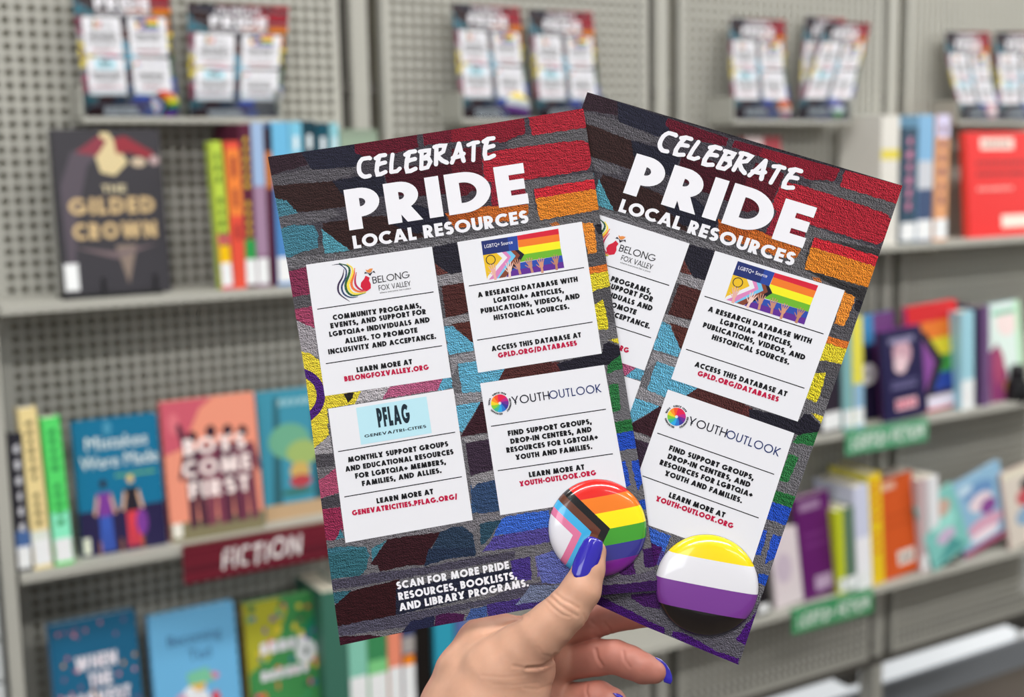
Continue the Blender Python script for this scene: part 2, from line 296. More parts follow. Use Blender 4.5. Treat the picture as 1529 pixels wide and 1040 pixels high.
BRICKS = [  # (crop, colour, outline)
 (0, '#46424a', [(385, 225), (880, 150), (893, 330), (425, 400)]),
 (0, '#565459', [(425, 372), (560, 350), (893, 300), (930, 480), (440, 480)]),
 (1, '#57545a', [(80, 530), (330, 488), (470, 490), (560, 478), (560, 515), (420, 560), (100, 590)]),
 (1, '#5d5a60', [(130, 740), (440, 715), (480, 745), (380, 780), (160, 820)]),
 (2, '#5b595d', [(280, 345), (390, 300), (735, 262), (745, 345), (540, 350), (300, 385)]),
 (2, '#636165', [(380, 560), (775, 510), (775, 552), (560, 580), (430, 600), (440, 700), (470, 780), (700, 745), (800, 735), (810, 800), (0, 930), (0, 870), (400, 790)]),
 (1, '#6a686d', [(160, 985), (540, 950), (900, 900), (1486, 810), (1486, 870), (980, 930), (290, 1030), (180, 1040)]),
 (1, '#31212a', [(60, 425), (235, 395), (300, 465), (90, 532)]),
 (1, '#252535', [(235, 393), (545, 355), (610, 420), (555, 478), (320, 495), (296, 462)]),
 (1, '#5a1526', [(552, 360), (905, 300), (908, 372), (800, 400), (620, 430), (560, 400)]),
 (1, '#66182a', [(935, 297), (1500, 205), (1500, 290), (1350, 310), (1200, 330), (940, 360)]),
 (1, '#33201f', [(105, 580), (430, 557), (520, 640), (500, 700), (250, 732), (118, 635)]),
 (1, '#232331', [(430, 557), (560, 535), (720, 530), (735, 640), (510, 660)]),
 (1, '#40131f', [(720, 500), (900, 470), (1230, 450), (1245, 610), (960, 640), (745, 640)]),
 (1, '#45798a', [(115, 636), (175, 665), (242, 737), (140, 755)]),
 (1, '#42788a', [(150, 825), (210, 800), (330, 803), (355, 850), (350, 925), (260, 955), (200, 978), (175, 978)]),
 (1, '#33201f', [(378, 790), (620, 755), (880, 745), (940, 870), (700, 900), (560, 925), (530, 945), (378, 825)]),
 (1, '#4f90a1', [(372, 823), (450, 880), (532, 943), (388, 962)]),
 (1, '#242432', [(740, 700), (900, 690), (1060, 740), (1075, 800), (900, 850), (760, 800)]),
 (1, '#a4511f', [(1058, 738), (1250, 700), (1490, 685), (1490, 760), (1280, 790), (1110, 822)]),
 (2, '#7f1c2c', [(-20, 275), (200, 235), (385, 208), (388, 290), (320, 320), (270, 345), (100, 330), (-20, 345)]),
 (2, '#a02634', [(402, 205), (715, 148), (722, 262), (600, 280), (425, 306)]),
 (2, '#5a1a26', [(-20, 380), (140, 370), (155, 560), (60, 640), (-20, 640)]),
 (2, '#a32634', [(150, 405), (330, 375), (560, 345), (700, 330), (735, 380), (738, 495), (560, 525), (380, 553), (280, 570), (160, 560)]),
 (2, '#8a2334', [(200, 560), (380, 553), (385, 600), (400, 690), (200, 700)]),
 (2, '#c22a36', [(435, 600), (600, 575), (770, 545), (776, 602), (600, 630), (445, 658)]),
 (2, '#d5802b', [(442, 655), (600, 630), (776, 602), (792, 718), (640, 745), (470, 776)]),
 (2, '#bb6427', [(130, 705), (405, 688), (408, 740), (330, 780), (120, 780)]),
 (2, '#e08a35', [(703, 788), (765, 792), (778, 860), (786, 955), (735, 966)]),
 (2, '#2b2a31', [(770, 800), (840, 790), (850, 850), (790, 850)]),
 (2, '#b56a3a', [(520, 795), (560, 780), (580, 800), (540, 815)]),
 (7, '#d9752f', [(-12, 292), (95, 274), (102, 316), (0, 332)]),
 (7, '#d8c734', [(-8, 332), (100, 314), (120, 392), (60, 410), (5, 434)]),
 (7, '#d3c42f', [(20, 505), (75, 472), (90, 520), (106, 600), (105, 636), (45, 640)]),
 (7, '#26252f', [(100, 40), (130, 50), (100, 110), (50, 100), (40, 60)]),
 (6, '#5a2f2f', [(270, 262), (420, 240), (575, 222), (600, 272), (235, 330)]),
 (6, '#26242f', [(560, 232), (815, 165), (822, 125), (850, 110), (914, 158), (850, 238), (590, 285)]),
 (6, '#d8c838', [(848, 100), (905, 96), (916, 153)]),
 (6, '#2b6b3c', [(845, 240), (912, 160), (935, 180), (925, 252), (842, 288)]),
 (6, '#2f7040', [(853, 350), (902, 343), (912, 430), (915, 490), (866, 502)]),
 (6, '#2f7040', [(932, 338), (948, 335), (966, 450), (962, 470), (938, 400)]),
 (6, '#2a6a3a', [(880, 556), (978, 538), (990, 606), (888, 618)]),
 (6, '#274db5', [(885, 622), (988, 604), (1002, 702), (900, 716)]),
 (6, '#2a50ba', [(910, 777), (942, 770), (972, 900), (935, 928)]),
 (6, '#2a50ba', [(976, 772), (1002, 764), (1024, 850), (1012, 935), (985, 830)]),
 (6, '#244cb0', [(1008, 992), (1046, 984), (1054, 1050), (1014, 1040)]),
 (6, '#5fa5c2', [(12, 232), (100, 222), (128, 285), (145, 340), (125, 392), (40, 402)]),
 (6, '#62a8c5', [(126, 282), (276, 260), (236, 330), (145, 345)]),
 (6, '#5fa5c2', [(0, 466), (142, 444), (90, 530), (38, 612), (8, 600)]),
 (6, '#3d2228', [(140, 446), (168, 440), (190, 600), (110, 625), (30, 640)]),
 (6, '#3c2d40', [(55, 672), (185, 652), (208, 810), (85, 855)]),
 (6, '#37547a', [(85, 905), (110, 880), (205, 862), (245, 1040), (90, 1060)]),
 (6, '#5fa5c2', [(-10, 35), (50, 80), (98, 132), (100, 162), (-10, 178)]),
 (4, '#7c2f4d', [(30, 205), (140, 180), (165, 328), (65, 352)]),
 (4, '#98405f', [(78, 412), (170, 398), (188, 522), (75, 445)]),
 (4, '#9a959b', [(75, 445), (188, 522), (205, 680), (105, 640)]),
 (4, '#d9c63b', [(103, 632), (160, 660), (215, 700), (235, 790), (262, 1045), (150, 1050)]),
 (4, '#d9c63b', [(240, 895), (340, 878), (445, 868), (410, 938), (255, 965)]),
 (4, '#241f22', [(345, 885), (402, 873), (396, 905), (368, 932)]),
 (4, '#b3aeb3', [(442, 868), (605, 842), (560, 912), (410, 938)]),
 (4, '#b05c7f', [(602, 845), (760, 815), (895, 797), (870, 862), (560, 910)]),
 (4, '#5fa5c2', [(895, 797), (946, 790), (950, 852), (868, 864)]),
 (4, '#282631', [(830, 72), (975, 42), (1008, 212), (935, 218), (850, 160)]),
 (4, '#5b3330', [(850, 160), (930, 215), (862, 225)]),
 (4, '#8a878c', [(860, 230), (1010, 208), (1020, 262), (890, 285), (870, 290)]),
 (4, '#4a2826', [(890, 288), (960, 275), (1020, 265), (1045, 430), (960, 452), (912, 462), (905, 400)]),
 (4, '#8b888c', [(895, 465), (1045, 435), (1052, 480), (940, 500), (905, 505)]),
 (4, '#532d28', [(942, 497), (1052, 480), (1072, 608)]),
 (4, '#5fa5c2', [(905, 512), (948, 505), (1068, 610), (1065, 640), (1000, 650), (930, 668)]),
 (4, '#8d8a8f', [(935, 675), (1075, 645), (1085, 700), (980, 715), (950, 780)]),
 (4, '#5fa5c2', [(978, 718), (1088, 700), (1100, 765), (1240, 742), (1205, 812), (1115, 832), (1112, 872), (1012, 884)]),
 (4, '#4f2b2a', [(1240, 742), (1500, 700), (1500, 775), (1208, 812)]),
 (4, '#8d8a8f', [(950, 880), (1110, 872), (1120, 925), (970, 945)]),
 (5, '#9c989d', [(190, 430), (270, 330), (290, 470), (205, 520)]),
 (5, '#4c494f', [(195, 440), (290, 430), (295, 500), (205, 512)]),
 (5, '#a34a68', [(212, 592), (262, 550), (300, 508), (325, 650), (235, 684), (220, 660)]),
 (5, '#46434a', [(232, 688), (328, 655), (335, 725), (236, 742)]),
 (5, '#8a2c4d', [(232, 742), (325, 728), (348, 845), (300, 910), (252, 918)]),
 (5, '#3f7888', [(332, 850), (350, 900), (300, 915)]),
 (5, '#d9c63b', [(165, 205), (250, 215), (265, 330), (200, 425), (180, 330)]),
 (5, '#3a2028', [(1108, 158), (1145, 320), (1000, 336)]),
 (5, '#8b888c', [(1000, 345), (1145, 325), (1150, 352), (1025, 375)]),
 (5, '#3a2c3c', [(1022, 378), (1142, 355), (1175, 520), (1120, 540), (1050, 552)]),
 (5, '#8b888c', [(1045, 560), (1175, 525), (1185, 578), (1060, 640)]),
 (5, '#34496b', [(1050, 650), (1085, 600), (1188, 578), (1212, 752), (1090, 768), (1062, 700)]),
 (5, '#757278', [(360, 935), (1065, 805), (1100, 770), (1215, 755), (1480, 720), (1480, 762), (1225, 800), (1100, 825), (1060, 870), (990, 830), (880, 868), (580, 912), (380, 950)]),
 (5, '#3a6c7c', [(262, 962), (330, 948), (470, 950), (490, 1000), (455, 1050), (268, 1050)]),
 (5, '#3f7888', [(500, 962), (582, 912), (505, 1035)]),
 (5, '#35191f', [(590, 908), (720, 890), (885, 868), (800, 1010), (760, 1050), (490, 1050)]),
 (5, '#2b3b50', [(880, 870), (960, 838), (1005, 834), (1062, 880), (1082, 990), (940, 1010), (790, 1045)]),
 (5, '#2e4a5c', [(1100, 822), (1228, 798), (1132, 932), (1108, 942)]),
 (9, '#3a63c0', [(460, 222), (560, 200), (672, 188), (680, 262), (560, 285), (418, 305)]),
 (9, '#51478f', [(425, 305), (560, 285), (682, 262), (705, 328), (540, 355), (368, 376)]),
 (8, '#33636f', [(45, 30), (290, -8), (315, 60), (300, 130), (255, 180), (140, 185), (78, 205)]),
 (8, '#35191f', [(368, 70), (440, -8), (720, -8), (700, 100), (560, 110), (390, 150)]),
 (8, '#27334a', [(720, -8), (1030, -8), (1035, 42), (860, 60), (690, 112)]),
 (8, '#4b4757', [(330, 160), (700, 115), (1040, 50), (1300, 10), (1300, 60), (900, 130), (510, 200), (220, 250), (80, 270), (80, 210)]),
 (8, '#33606e', [(78, 285), (203, 272), (120, 392)]),
 (8, '#321519', [(200, 278), (520, 200), (530, 500), (105, 515), (110, 395)]),
 (8, '#252739', [(500, 260), (1290, 120), (1290, 210), (980, 330), (500, 440)]),
 (8, '#45357e', [(1268, 72), (1400, 48), (1412, 200), (1360, 215), (1285, 190)]),
 (8, '#625a9c', [(1436, 45), (1545, 8), (1570, 180), (1450, 185)]),
 (8, '#4d4a5a', [(115, 515), (500, 440), (900, 370), (1110, 330), (1300, 250), (1545, 200), (1545, 270), (1115, 370), (760, 445), (560, 520), (120, 580)]),
 (8, '#3b1724', [(118, 582), (330, 570), (520, 555), (760, 520), (760, 560), (125, 665)]),
 (8, '#252742', [(500, 540), (600, 480), (760, 445), (745, 512), (700, 540), (490, 570)]),
 (8, '#451c45', [(740, 495), (770, 440), (860, 425), (962, 430), (935, 482), (750, 522)]),
 (8, '#3f568c', [(930, 475), (1000, 400), (1112, 375), (1110, 455), (1000, 478)]),
 (8, '#403071', [(1112, 368), (1300, 330), (1445, 298), (1545, 250), (1545, 340), (1110, 460)]),
 (9, '#5d66a8', [(612, 400), (690, 372), (770, 400), (765, 470), (720, 522), (640, 520)]),
 (9, '#6b7591', [(590, 530), (720, 530), (800, 470), (800, 540), (650, 600), (520, 620)]),
 (10, '#3d1e57', [(828, 618), (905, 608), (925, 765), (845, 765)]),
 (10, '#451f59', [(640, 800), (760, 710), (775, 815), (672, 822)]),
 (10, '#5d5866', [(520, 830), (770, 820), (930, 770), (945, 860), (520, 890)]),
 (10, '#381a50', [(505, 900), (700, 890), (950, 862), (975, 945), (500, 975)]),
]
RING = ('#4a2374', 4, (95, 893), 152, 104)
BOXES = [[(457, 395), (645, 368), (674, 563), (485, 591)], cp(11, [(12, 157), (818, 25), (947, 877), (147, 1002)]),
         [(490, 610), (677, 580), (706, 776), (516, 810)], [(717, 572), (902, 544.5), (937, 739), (747, 768.6)]]
K1 = '#17161a'; RED = '#b3123f'
TEXTS = [  # (crop, words, left, right, cap height px, colour, weight, tracking)
 (4, 'COMMUNITY PROGRAMS,', (288, 475), (778, 405), 7.9, K1), (4, 'EVENTS, AND SUPPORT FOR', (275, 521), (805, 440), 7.9, K1),
 (4, 'LGBTQIA+ INDIVIDUALS AND', (268, 568), (825, 485), 7.9, K1), (4, 'ALLIES. TO PROMOTE', (355, 605), (757, 543), 7.9, K1),
 (4, 'INCLUSIVITY AND ACCEPTANCE.', (263, 665), (860, 577), 7.9, K1), (4, 'LEARN MORE AT', (420, 765), (728, 718), 7.9, K1),
 (4, 'BELONGFOXVALLEY.ORG', (352, 815), (820, 748), 7.9, RED),
 (11, 'A RESEARCH DATABASE WITH', (147, 516), (793, 412), 7.8, K1), (11, 'LGBTQIA+ ARTICLES,', (250, 552), (703, 483), 7.8, K1),
 (11, 'PUBLICATIONS, VIDEOS, AND', (166, 620), (806, 520), 7.8, K1), (11, 'HISTORICAL SOURCES.', (250, 663), (738, 588), 7.8, K1),
 (11, 'ACCESS THIS DATABASE AT', (236, 864), (815, 772), 7.8, K1), (11, 'GPLD.ORG/DATABASES', (278, 907), (788, 825), 7.8, RED),
 (5, 'MONTHLY SUPPORT GROUPS', (372, 483), (928, 393), 8, K1), (5, 'AND EDUCATIONAL RESOURCES', (357, 535), (957, 437), 8, K1),
 (5, 'FOR LGBTQIA+ MEMBERS,', (412, 573), (915, 492), 8, K1), (5, 'FAMILIES, AND ALLIES.', (450, 615), (890, 540), 8, K1),
 (5, 'LEARN MORE AT', (531, 711), (845, 657), 8, K1), (5, 'GENEVATRICITIES.PFLAG.ORG/', (395, 778), (978, 685), 8, RED),
 (6, 'FIND SUPPORT GROUPS,', (293, 634), (757, 566), 8, K1), (6, 'DROP-IN CENTERS, AND', (307, 678), (757, 610), 8, K1),
 (6, 'RESOURCES FOR LGBTQIA+', (285, 727), (792, 652), 8, K1), (6, 'YOUTH AND FAMILIES.', (335, 767), (760, 705), 8, K1),
 (6, 'LEARN MORE AT', (410, 863), (717, 819), 8, K1), (6, 'YOUTH-OUTLOOK.ORG', (357, 914), (782, 850), 8, RED),
]
WH = '#e2e1e7'
HEAD = [(0, 'PRIDE', (522, 344), (790, 303.5), 61, WH, .25, .1), (0, 'LOCAL RESOURCES', (528.5, 371.5), (790, 332.5), 19.5, WH, .24, .09),
        (8, 'SCAN FOR MORE PRIDE', (508, 268), (1262, 127), 11.5, WH, .25, .1), (8, 'RESOURCES, BOOKLISTS,', (520, 340), (1315, 195), 11.5, WH, .25, .1),
        (8, 'AND LIBRARY PROGRAMS.', (526, 413), (1393, 245), 11.5, WH, .25, .1)]
LIGHT = [(13, 'BELONG', (735, 415), (1262, 328), 10.2, '#2c2b2e', .12, .1), (13, 'FOX VALLEY', (822, 514), (1280, 444), 7.8, '#2c2b2e', .13, .08),
         (6, 'YOUTH', (316, 462), (524, 430), 12.6, '#1c1c2a', .125, .14), (6, 'OUTLOOK', (524, 430), (812, 390), 12.6, '#243266', .125, .14),
         (5, 'GENEVA/TRI-CITIES', (463, 346), (805, 290), 4.4, '#1d2b36', .2, .12)]
RULES = [(4, (200, 414), (845, 318)), (4, (247, 716), (892, 616)), (11, (87, 441), (832, 322)), (11, (141, 791), (887, 674)),
         (5, (315, 423), (965, 315)), (5, (350, 674), (1002, 562)), (6, (197, 580), (835, 485)), (6, (235, 826), (873, 732))]

H_UV = solve_h(CARD_Q, [(0, 0), (1, 0), (1, 1.5455), (0, 1.5455)])
H_PX = np.linalg.inv(H_UV)
def up_vec(x, y, n):
    u, v = ap_h(H_UV, x, y); x2, y2 = ap_h(H_PX, u, v - 0.01); d = math.hypot(x2 - x, y2 - y); return ((x2 - x) / d * n, (y2 - y) / d * n)
def ink_material():
    m = bpy.data.materials.new('printed_wall_ink'); m.use_nodes = True; nt = m.node_tree; b = nt.nodes['Principled BSDF']
    b.inputs['Roughness'].default_value = 0.4; b.inputs['Specular IOR Level'].default_value = 0.1
    a = nt.nodes.new('ShaderNodeAttribute'); a.attribute_name = 'col'
    uv = nt.nodes.new('ShaderNodeUVMap'); uv.uv_map = 'UVMap'
    def nz(off, sc, det, stretch):
        mp = nt.nodes.new('ShaderNodeMapping'); mp.inputs['Location'].default_value = off; mp.inputs['Scale'].default_value = (sc, sc * stretch, 1)
        n = nt.nodes.new('ShaderNodeTexNoise'); n.inputs['Scale'].default_value = 1; n.inputs['Detail'].default_value = det; n.inputs['Roughness'].default_value = .65
        nt.links.new(uv.outputs[0], mp.inputs[0]); nt.links.new(mp.outputs[0], n.inputs['Vector']); return n.outputs['Fac']
    def mth(op, x, y):
        n = nt.nodes.new('ShaderNodeMath'); n.operation = op
        for i, q in enumerate((x, y)):
            if isinstance(q, (int, float)): n.inputs[i].default_value = q
            else: nt.links.new(q, n.inputs[i])
        return n.outputs[0]
    # the photographed wall that is printed here: fine grain plus long cracks
    e1 = mth('SUBTRACT', nz((0, 0, 0), 58, 4, 1.15), nz((.42, -.5, 0), 58, 4, 1.15))
    e2 = mth('SUBTRACT', nz((5, 0, 0), 8, 5, 3.2), nz((5.12, -.35, 0), 8, 5, 3.2))
    cr = mth('ABSOLUTE', mth('SUBTRACT', nz((9, 3, 0), 5, 3, 3.4), .5), 0)
    crk = nt.nodes.new('ShaderNodeMapRange'); crk.inputs['From Max'].default_value = .012; crk.inputs['To Min'].default_value = .45; crk.inputs['To Max'].default_value = 1.0
    nt.links.new(cr, crk.inputs['Value'])
    s = mth('ADD', mth('MULTIPLY', e1, 7.0), mth('MULTIPLY', e2, 2.6)); s = mth('MAXIMUM', mth('ADD', s, .74), .12); s = mth('MULTIPLY', s, crk.outputs[0])
    v = nt.nodes.new('ShaderNodeVectorMath'); v.operation = 'SCALE'; nt.links.new(a.outputs['Color'], v.inputs[0]); nt.links.new(s, v.inputs['Scale'])
    nt.links.new(v.outputs[0], b.inputs['Base Color']); return m
INK = ink_material()
FLAT = mat('flat_ink', attr=True, rough=0.4, spec=0.15)
PAPER = mat('white_card', '#dddde3', rough=0.42, spec=0.35)
def clip_poly(P, Q):
    """keep the part of P inside the (nearly convex) outline Q"""
    ar = sum(Q[i - 1][0] * Q[i][1] - Q[i][0] * Q[i - 1][1] for i in range(len(Q))); sg = 1 if ar > 0 else -1
    for i in range(len(Q)):
        a, b = Q[i - 1], Q[i]
        def side(p): return sg * ((b[0] - a[0]) * (p[1] - a[1]) - (b[1] - a[1]) * (p[0] - a[0]))
        out = []
        for k in range(len(P)):
            p, q = P[k - 1], P[k]; sp, sq = side(p), side(q)
            if (sp >= 0) != (sq >= 0):
                t = sp / (sp - sq); out.append((p[0] + (q[0] - p[0]) * t, p[1] + (q[1] - p[1]) * t))
            if sq >= 0: out.append(q)
        P = out
        if len(P) < 3: return []
    return P
def seg_near(p, Q):
    A = np.array(Q, float); Bq = np.roll(A, -1, 0); d = Bq - A; p = np.array(p, float)
    h = np.clip(((p - A) * d).sum(1) / (d * d).sum(1), 0, 1); c = A + h[:, None] * d; r = np.hypot(*(p - c).T); i = int(r.argmin())
    return c[i], float(r[i]), d[i] / np.linalg.norm(d[i])
def is_in(p, Q):
    x, y = p; c = False
    for i in range(len(Q)):
        (x0, y0), (x1, y1) = Q[i - 1], Q[i]
        if (y0 > y) != (y1 > y) and x < (x1 - x0) * (y - y0) / (y1 - y0) + x0: c = not c
    return c
def snap(p, Q):
    """points outside the sheet move to its edge"""
    return p if is_in(p, Q) else tuple(seg_near(p, Q)[0])
def spread(p):
    """bricks that reach the sheet's edge run over it a little before they are trimmed"""
    c, r, d = seg_near(p, F_OUT)
    if r > 6: return p
    n = np.array([d[1], -d[0]]); n = n if n @ (c - np.array([690, 540])) > 0 else -n
    return tuple(np.array(p) + n * 12)
def rough_edge(P, rg, amp=.9, step=3.2):
    out = []
    for i in range(len(P)):
        a, b = P[i], P[(i + 1) % len(P)]; L = math.hypot(b[0] - a[0], b[1] - a[1]); n = max(1, int(L / step))
        for k in range(n):
            t = k / n; out.append((a[0] + (b[0] - a[0]) * t + rg.uniform(-amp, amp), a[1] + (b[1] - a[1]) * t + rg.uniform(-amp, amp)))
    return out
def densify(P, step=40):
    out = []
    for i in range(len(P)):
        a, b = P[i], P[(i + 1) % len(P)]; n = max(1, int(math.hypot(b[0] - a[0], b[1] - a[1]) / step))
        out += [(a[0] + (b[0] - a[0]) * k / n, a[1] + (b[1] - a[1]) * k / n) for k in range(n)]
    return out
def tiny_hand(x, y, s, ang, col, F):
    """one raised hand of the printed banner"""
    ca, sa = math.cos(ang), math.sin(ang)
    def T(a, b): return (x + s * (a * ca - b * sa), y + s * (a * sa + b * ca))
    F([T(-.42, -.1), T(-.32, .5), T(-.2, .75), T(-.22, 1.7), T(.22, 1.7), T(.2, .75), T(.34, .5), T(.42, -.1), T(0, -.25)], col)
    for bx, a, l in ((-.36, -.34, .85), (-.13, -.1, 1.05), (.12, .1, 1.0), (.34, .32, .85)):
        dx, dy = math.sin(a), -math.cos(a); px, py = -dy * .1, dx * .1
        F([T(bx + px, -.05 + py), T(bx + dx * l + px * .7, -.05 + dy * l + py * .7), T(bx + dx * l - px * .7, -.05 + dy * l - py * .7), T(bx - px, -.05 - py)], col)
    F([T(-.3, .55), T(-.85, .02), T(-.92, .1), T(-.3, .8)], col)
def flyer(name, label, mp, outline, base, group=None, detail=True, cat='flyer', thick=0.0003, extra=()):
    """mp(x, y, layer): design point to 3D; outline: the sheet's edge as target points for plane(); mp.px gives the 2D warp"""
    O = np.array(base); root = empty(name, O); tag(root, label, cat, group)
    plane, warp = mp
    def M3(x, y, l): q = warp(x, y); return plane(q[0], q[1], l)
    sh = MB(); n = len(outline)
    f0 = [plane(x, y, 0) for x, y in outline]; f1 = [plane(x, y, -thick / 1e-5) for x, y in outline]
    sh.face(f0, lin('#66646a')); sh.face(f1[::-1], lin('#e9e8ec'))
    for i in range(n): j = (i + 1) % n; sh.face([f0[i], f1[i], f1[j], f0[j]], lin('#e9e8ec'))
    sh.build('card_sheet', FLAT, root, origin=O)
    # printed wall
    mb = MB(); rg = random.Random(5); L = 5.0
    def uvs(x, y): a, b = ap_h(H_UV, x, y); return (a * 4.8, b * 4.8)
    def brick(P, col, amp=.9):
        nonlocal L
        P = rough_edge(P, rg, amp) if amp else densify(P)
        # warp, clip to the sheet, keep layout coordinates for the print grain
        W = [snap(warp(x, y), outline) for x, y in P]; L += .06
        mb.face([plane(x, y, L) for x, y in W], lin(col), 0, [uvs(*p) for p in P])
    brick([(360, 190), (900, 120), (1040, 900), (480, 1010)], '#6b696e', .5)
    for c, col, P in BRICKS: brick([spread(q) for q in cp(c, P)], col)
    col, c, (rx, ry), r1, r0 = RING
    for k in range(-7, 9):
        a0, a1 = math.radians(k * 12 - 4), math.radians(k * 12 + 8)
        P = [(rx + r1 * math.cos(a0) * .98, ry + r1 * math.sin(a0)), (rx + r1 * math.cos(a1) * .98, ry + r1 * math.sin(a1)), (rx + r0 * math.cos(a1) * .98, ry + r0 * math.sin(a1)), (rx + r0 * math.cos(a0) * .98, ry + r0 * math.sin(a0))]
        brick(cp(4, P), col, 0)
    for col, P in extra:
        W = [snap(q, outline) for q in rough_edge(P, rg)]; L += .06; mb.face([plane(x, y, L) for x, y in W], lin(col), 0, [uvs(x, y) for x, y in W])
    mb.build('printed_brick_wall', INK, root, origin=O)
    # white panels, each with its own print
    pan = []
    for B in BOXES:
        p = MB(); D = [warp(x, y) for x, y in densify(B, 12)]
        if len(D) > 2:
            p.face([plane(x, y, 16) for x, y in D]); pan.append(p.build('white_panel', PAPER, root, origin=O))
    # lettering
    tx = MB()
    def T(item, dt, dk, style='bold'):
        c, s, a, b, cap, col = item[:6]; (a, b) = cp(c, [a, b]); t = item[6] if len(item) > 6 else dt; k = item[7] if len(item) > 7 else dk
        put_text(tx, M3, s, a, b, up_vec(*a, cap), lin(col), 26, 0, style, t, k)
    for it in TEXTS: T(it, .285, .095)
    tx.build('panel_lettering', FLAT, root, origin=O)
    tx = MB()
    for it in HEAD: T(it, .3, .1)
    put_text(tx, M3, 'CELEBRATE', (533, 267.5), (741, 238), up_vec(600, 250, 32.5), lin(WH), 26, 0, 'brush', .185, .02)
    tx.build('title_lettering', FLAT, root, origin=O)
    tx = MB(); lay = [18.0]
    def F(P, col, mi=0): lay[0] += .05; tx.face([M3(x, y, lay[0]) for x, y in P], lin(col), mi)
    for c, a, b in RULES:
        (a, b) = cp(c, [a, b]); u = up_vec(*a, .72); F([(a[0] - u[0], a[1] - u[1]), (b[0] - u[0], b[1] - u[1]), (b[0] + u[0], b[1] + u[1]), (a[0] + u[0], a[1] + u[1])], '#1a191c')
    # banner picture with stripes, chevrons and raised hands
    def f12(P, col): F(cp(12, P), col)
    for P, col in (([(92, 328), (680, 238), (700, 465), (122, 555)], '#26316a'), ([(520, 262), (680, 238), (700, 465), (548, 488)], '#2c4596'), ([(680, 238), (1350, 122), (1362, 212), (688, 312)], '#c9263a'), ([(688, 312), (1362, 212), (1375, 325), (702, 430)], '#e2762c'),
                   ([(702, 430), (1375, 325), (1390, 447), (795, 540), (700, 462)], '#e6df28'), ([(735, 600), (795, 540), (1390, 447), (1412, 555), (725, 668)], '#6aab32'),
                   ([(650, 690), (1412, 555), (1430, 660), (560, 810)], '#2f4ba3'), ([(560, 810), (1430, 660), (1447, 760), (500, 912)], '#5d2f8c'),
                   ([(122, 555), (345, 520), (435, 602), (190, 960)], '#ddb32a'), ([(345, 520), (430, 507), (520, 592), (215, 956), (185, 960), (200, 900), (435, 602)], '#dcdbe0'),
                   ([(430, 507), (500, 497), (580, 580), (350, 930), (215, 956), (520, 592)], '#cf7fb2'), ([(500, 497), (575, 485), (655, 568), (380, 930), (345, 936), (580, 580)], '#6fb7dd'),
                   ([(575, 485), (640, 475), (725, 555), (490, 912), (380, 930), (655, 568)], '#7d4232'), ([(640, 475), (700, 466), (795, 540), (720, 668), (600, 790), (490, 912), (725, 555)], '#1f1e2a')): f12(P, col)
    cc = cp(12, [(248, 630)])[0]
    for k in range(20):
        a0, a1 = k * math.pi / 10, (k + 1) * math.pi / 10; F([(cc[0] + r * math.cos(a), cc[1] + r * math.sin(a)) for r, a in ((7.4, a0), (7.4, a1), (6.1, a1), (6.1, a0))], '#26222c')
    if detail:
        for x, y, s, an, col in ((290, 800, 95, -.1, '#d9a79b'), (555, 760, 95, .12, '#e2c0b4'), (690, 715, 92, -.12, '#c08a72'), (885, 690, 92, -.15, '#b98370'), (1070, 690, 92, .0, '#c98f74'), (1310, 640, 92, .05, '#b37e64')):
            q = cp(12, [(x, y)])[0]; tiny_hand(q[0], q[1], s / 10.92, an - .15, col, F)
    put_text(tx, M3, 'LGBTQ+ Source', *cp(12, [(150, 442), (608, 366)]), up_vec(730, 370, 5.4), lin('#e8e8f0'), 27, 0, 'font')
    # pale blue plate of the third panel
    F([(531.7, 608.5), (636.7, 591.5), (644.8, 646.1), (539.2, 663.6)], '#b3dae6')
    put_text(tx, M3, 'PFLAG', (565.5, 638), (613.5, 630.5), up_vec(580, 630, 29), lin('#1d2b36'), 27, 0, 'bold', .26, .12)
    # fox emblem: six sweeping bands, body and head
    import itertools
    bands = [('#2d2a3a', [(150, 148), (270, 140), (345, 215)], 12), ('#3a2a4a', [(322, 210), (300, 320), (240, 440), (260, 560), (405, 668)], 24), ('#2b3f66', [(260, 140), (350, 210), (345, 330), (290, 450), (320, 560), (420, 610), (520, 600)], 24), ('#2e5a3a', [(250, 125), (380, 165), (400, 260), (345, 420), (370, 530), (460, 585), (630, 545)], 32),
             ('#e8d24a', [(360, 130), (445, 200), (425, 330), (378, 430), (420, 530), (500, 560), (640, 535)], 36), ('#e2703c', [(475, 190), (465, 290), (428, 400), (450, 480), (530, 525), (640, 522)], 32), ('#b3244f', [(500, 250), (480, 360), (495, 440), (560, 500), (620, 510)], 26)]
    for col, P, wd in bands:
        Q = np.array(cp(13, P)); pts = []
        n_ = len(Q) - 1
        QQ = np.vstack([2 * Q[0] - Q[1], Q, 2 * Q[-1] - Q[-2]])
        for k in range(17):
            s_ = k / 16 * n_; i_ = min(int(s_), n_ - 1); t = s_ - i_; a, b, c_, d_ = QQ[i_:i_ + 4]
            pts.append(.5 * (2 * b + (c_ - a) * t + (2 * a - 5 * b + 4 * c_ - d_) * t * t + (3 * b - a - 3 * c_ + d_) * t ** 3))
        # pull the curve towards its control points
        for k in range(16):
            a, b = pts[k], pts[k + 1]; d = (b - a) / (np.linalg.norm(b - a) + 1e-9); nn = np.array([-d[1], d[0]])
            w0 = wd / 9.556 * .55 * math.sin(math.pi * min(.97, max(.06, k / 16))) ** .6; w1 = wd / 9.556 * .55 * math.sin(math.pi * min(.97, max(.06, (k + 1) / 16))) ** .6
            F([tuple(a - nn * w0), tuple(b - nn * w1), tuple(b + nn * w1), tuple(a + nn * w0)], col)
    F(cp(13, [(630, 300), (688, 325), (680, 370), (705, 420), (706, 480), (650, 520), (600, 510), (560, 455), (565, 400), (610, 345)]), '#c4213a')
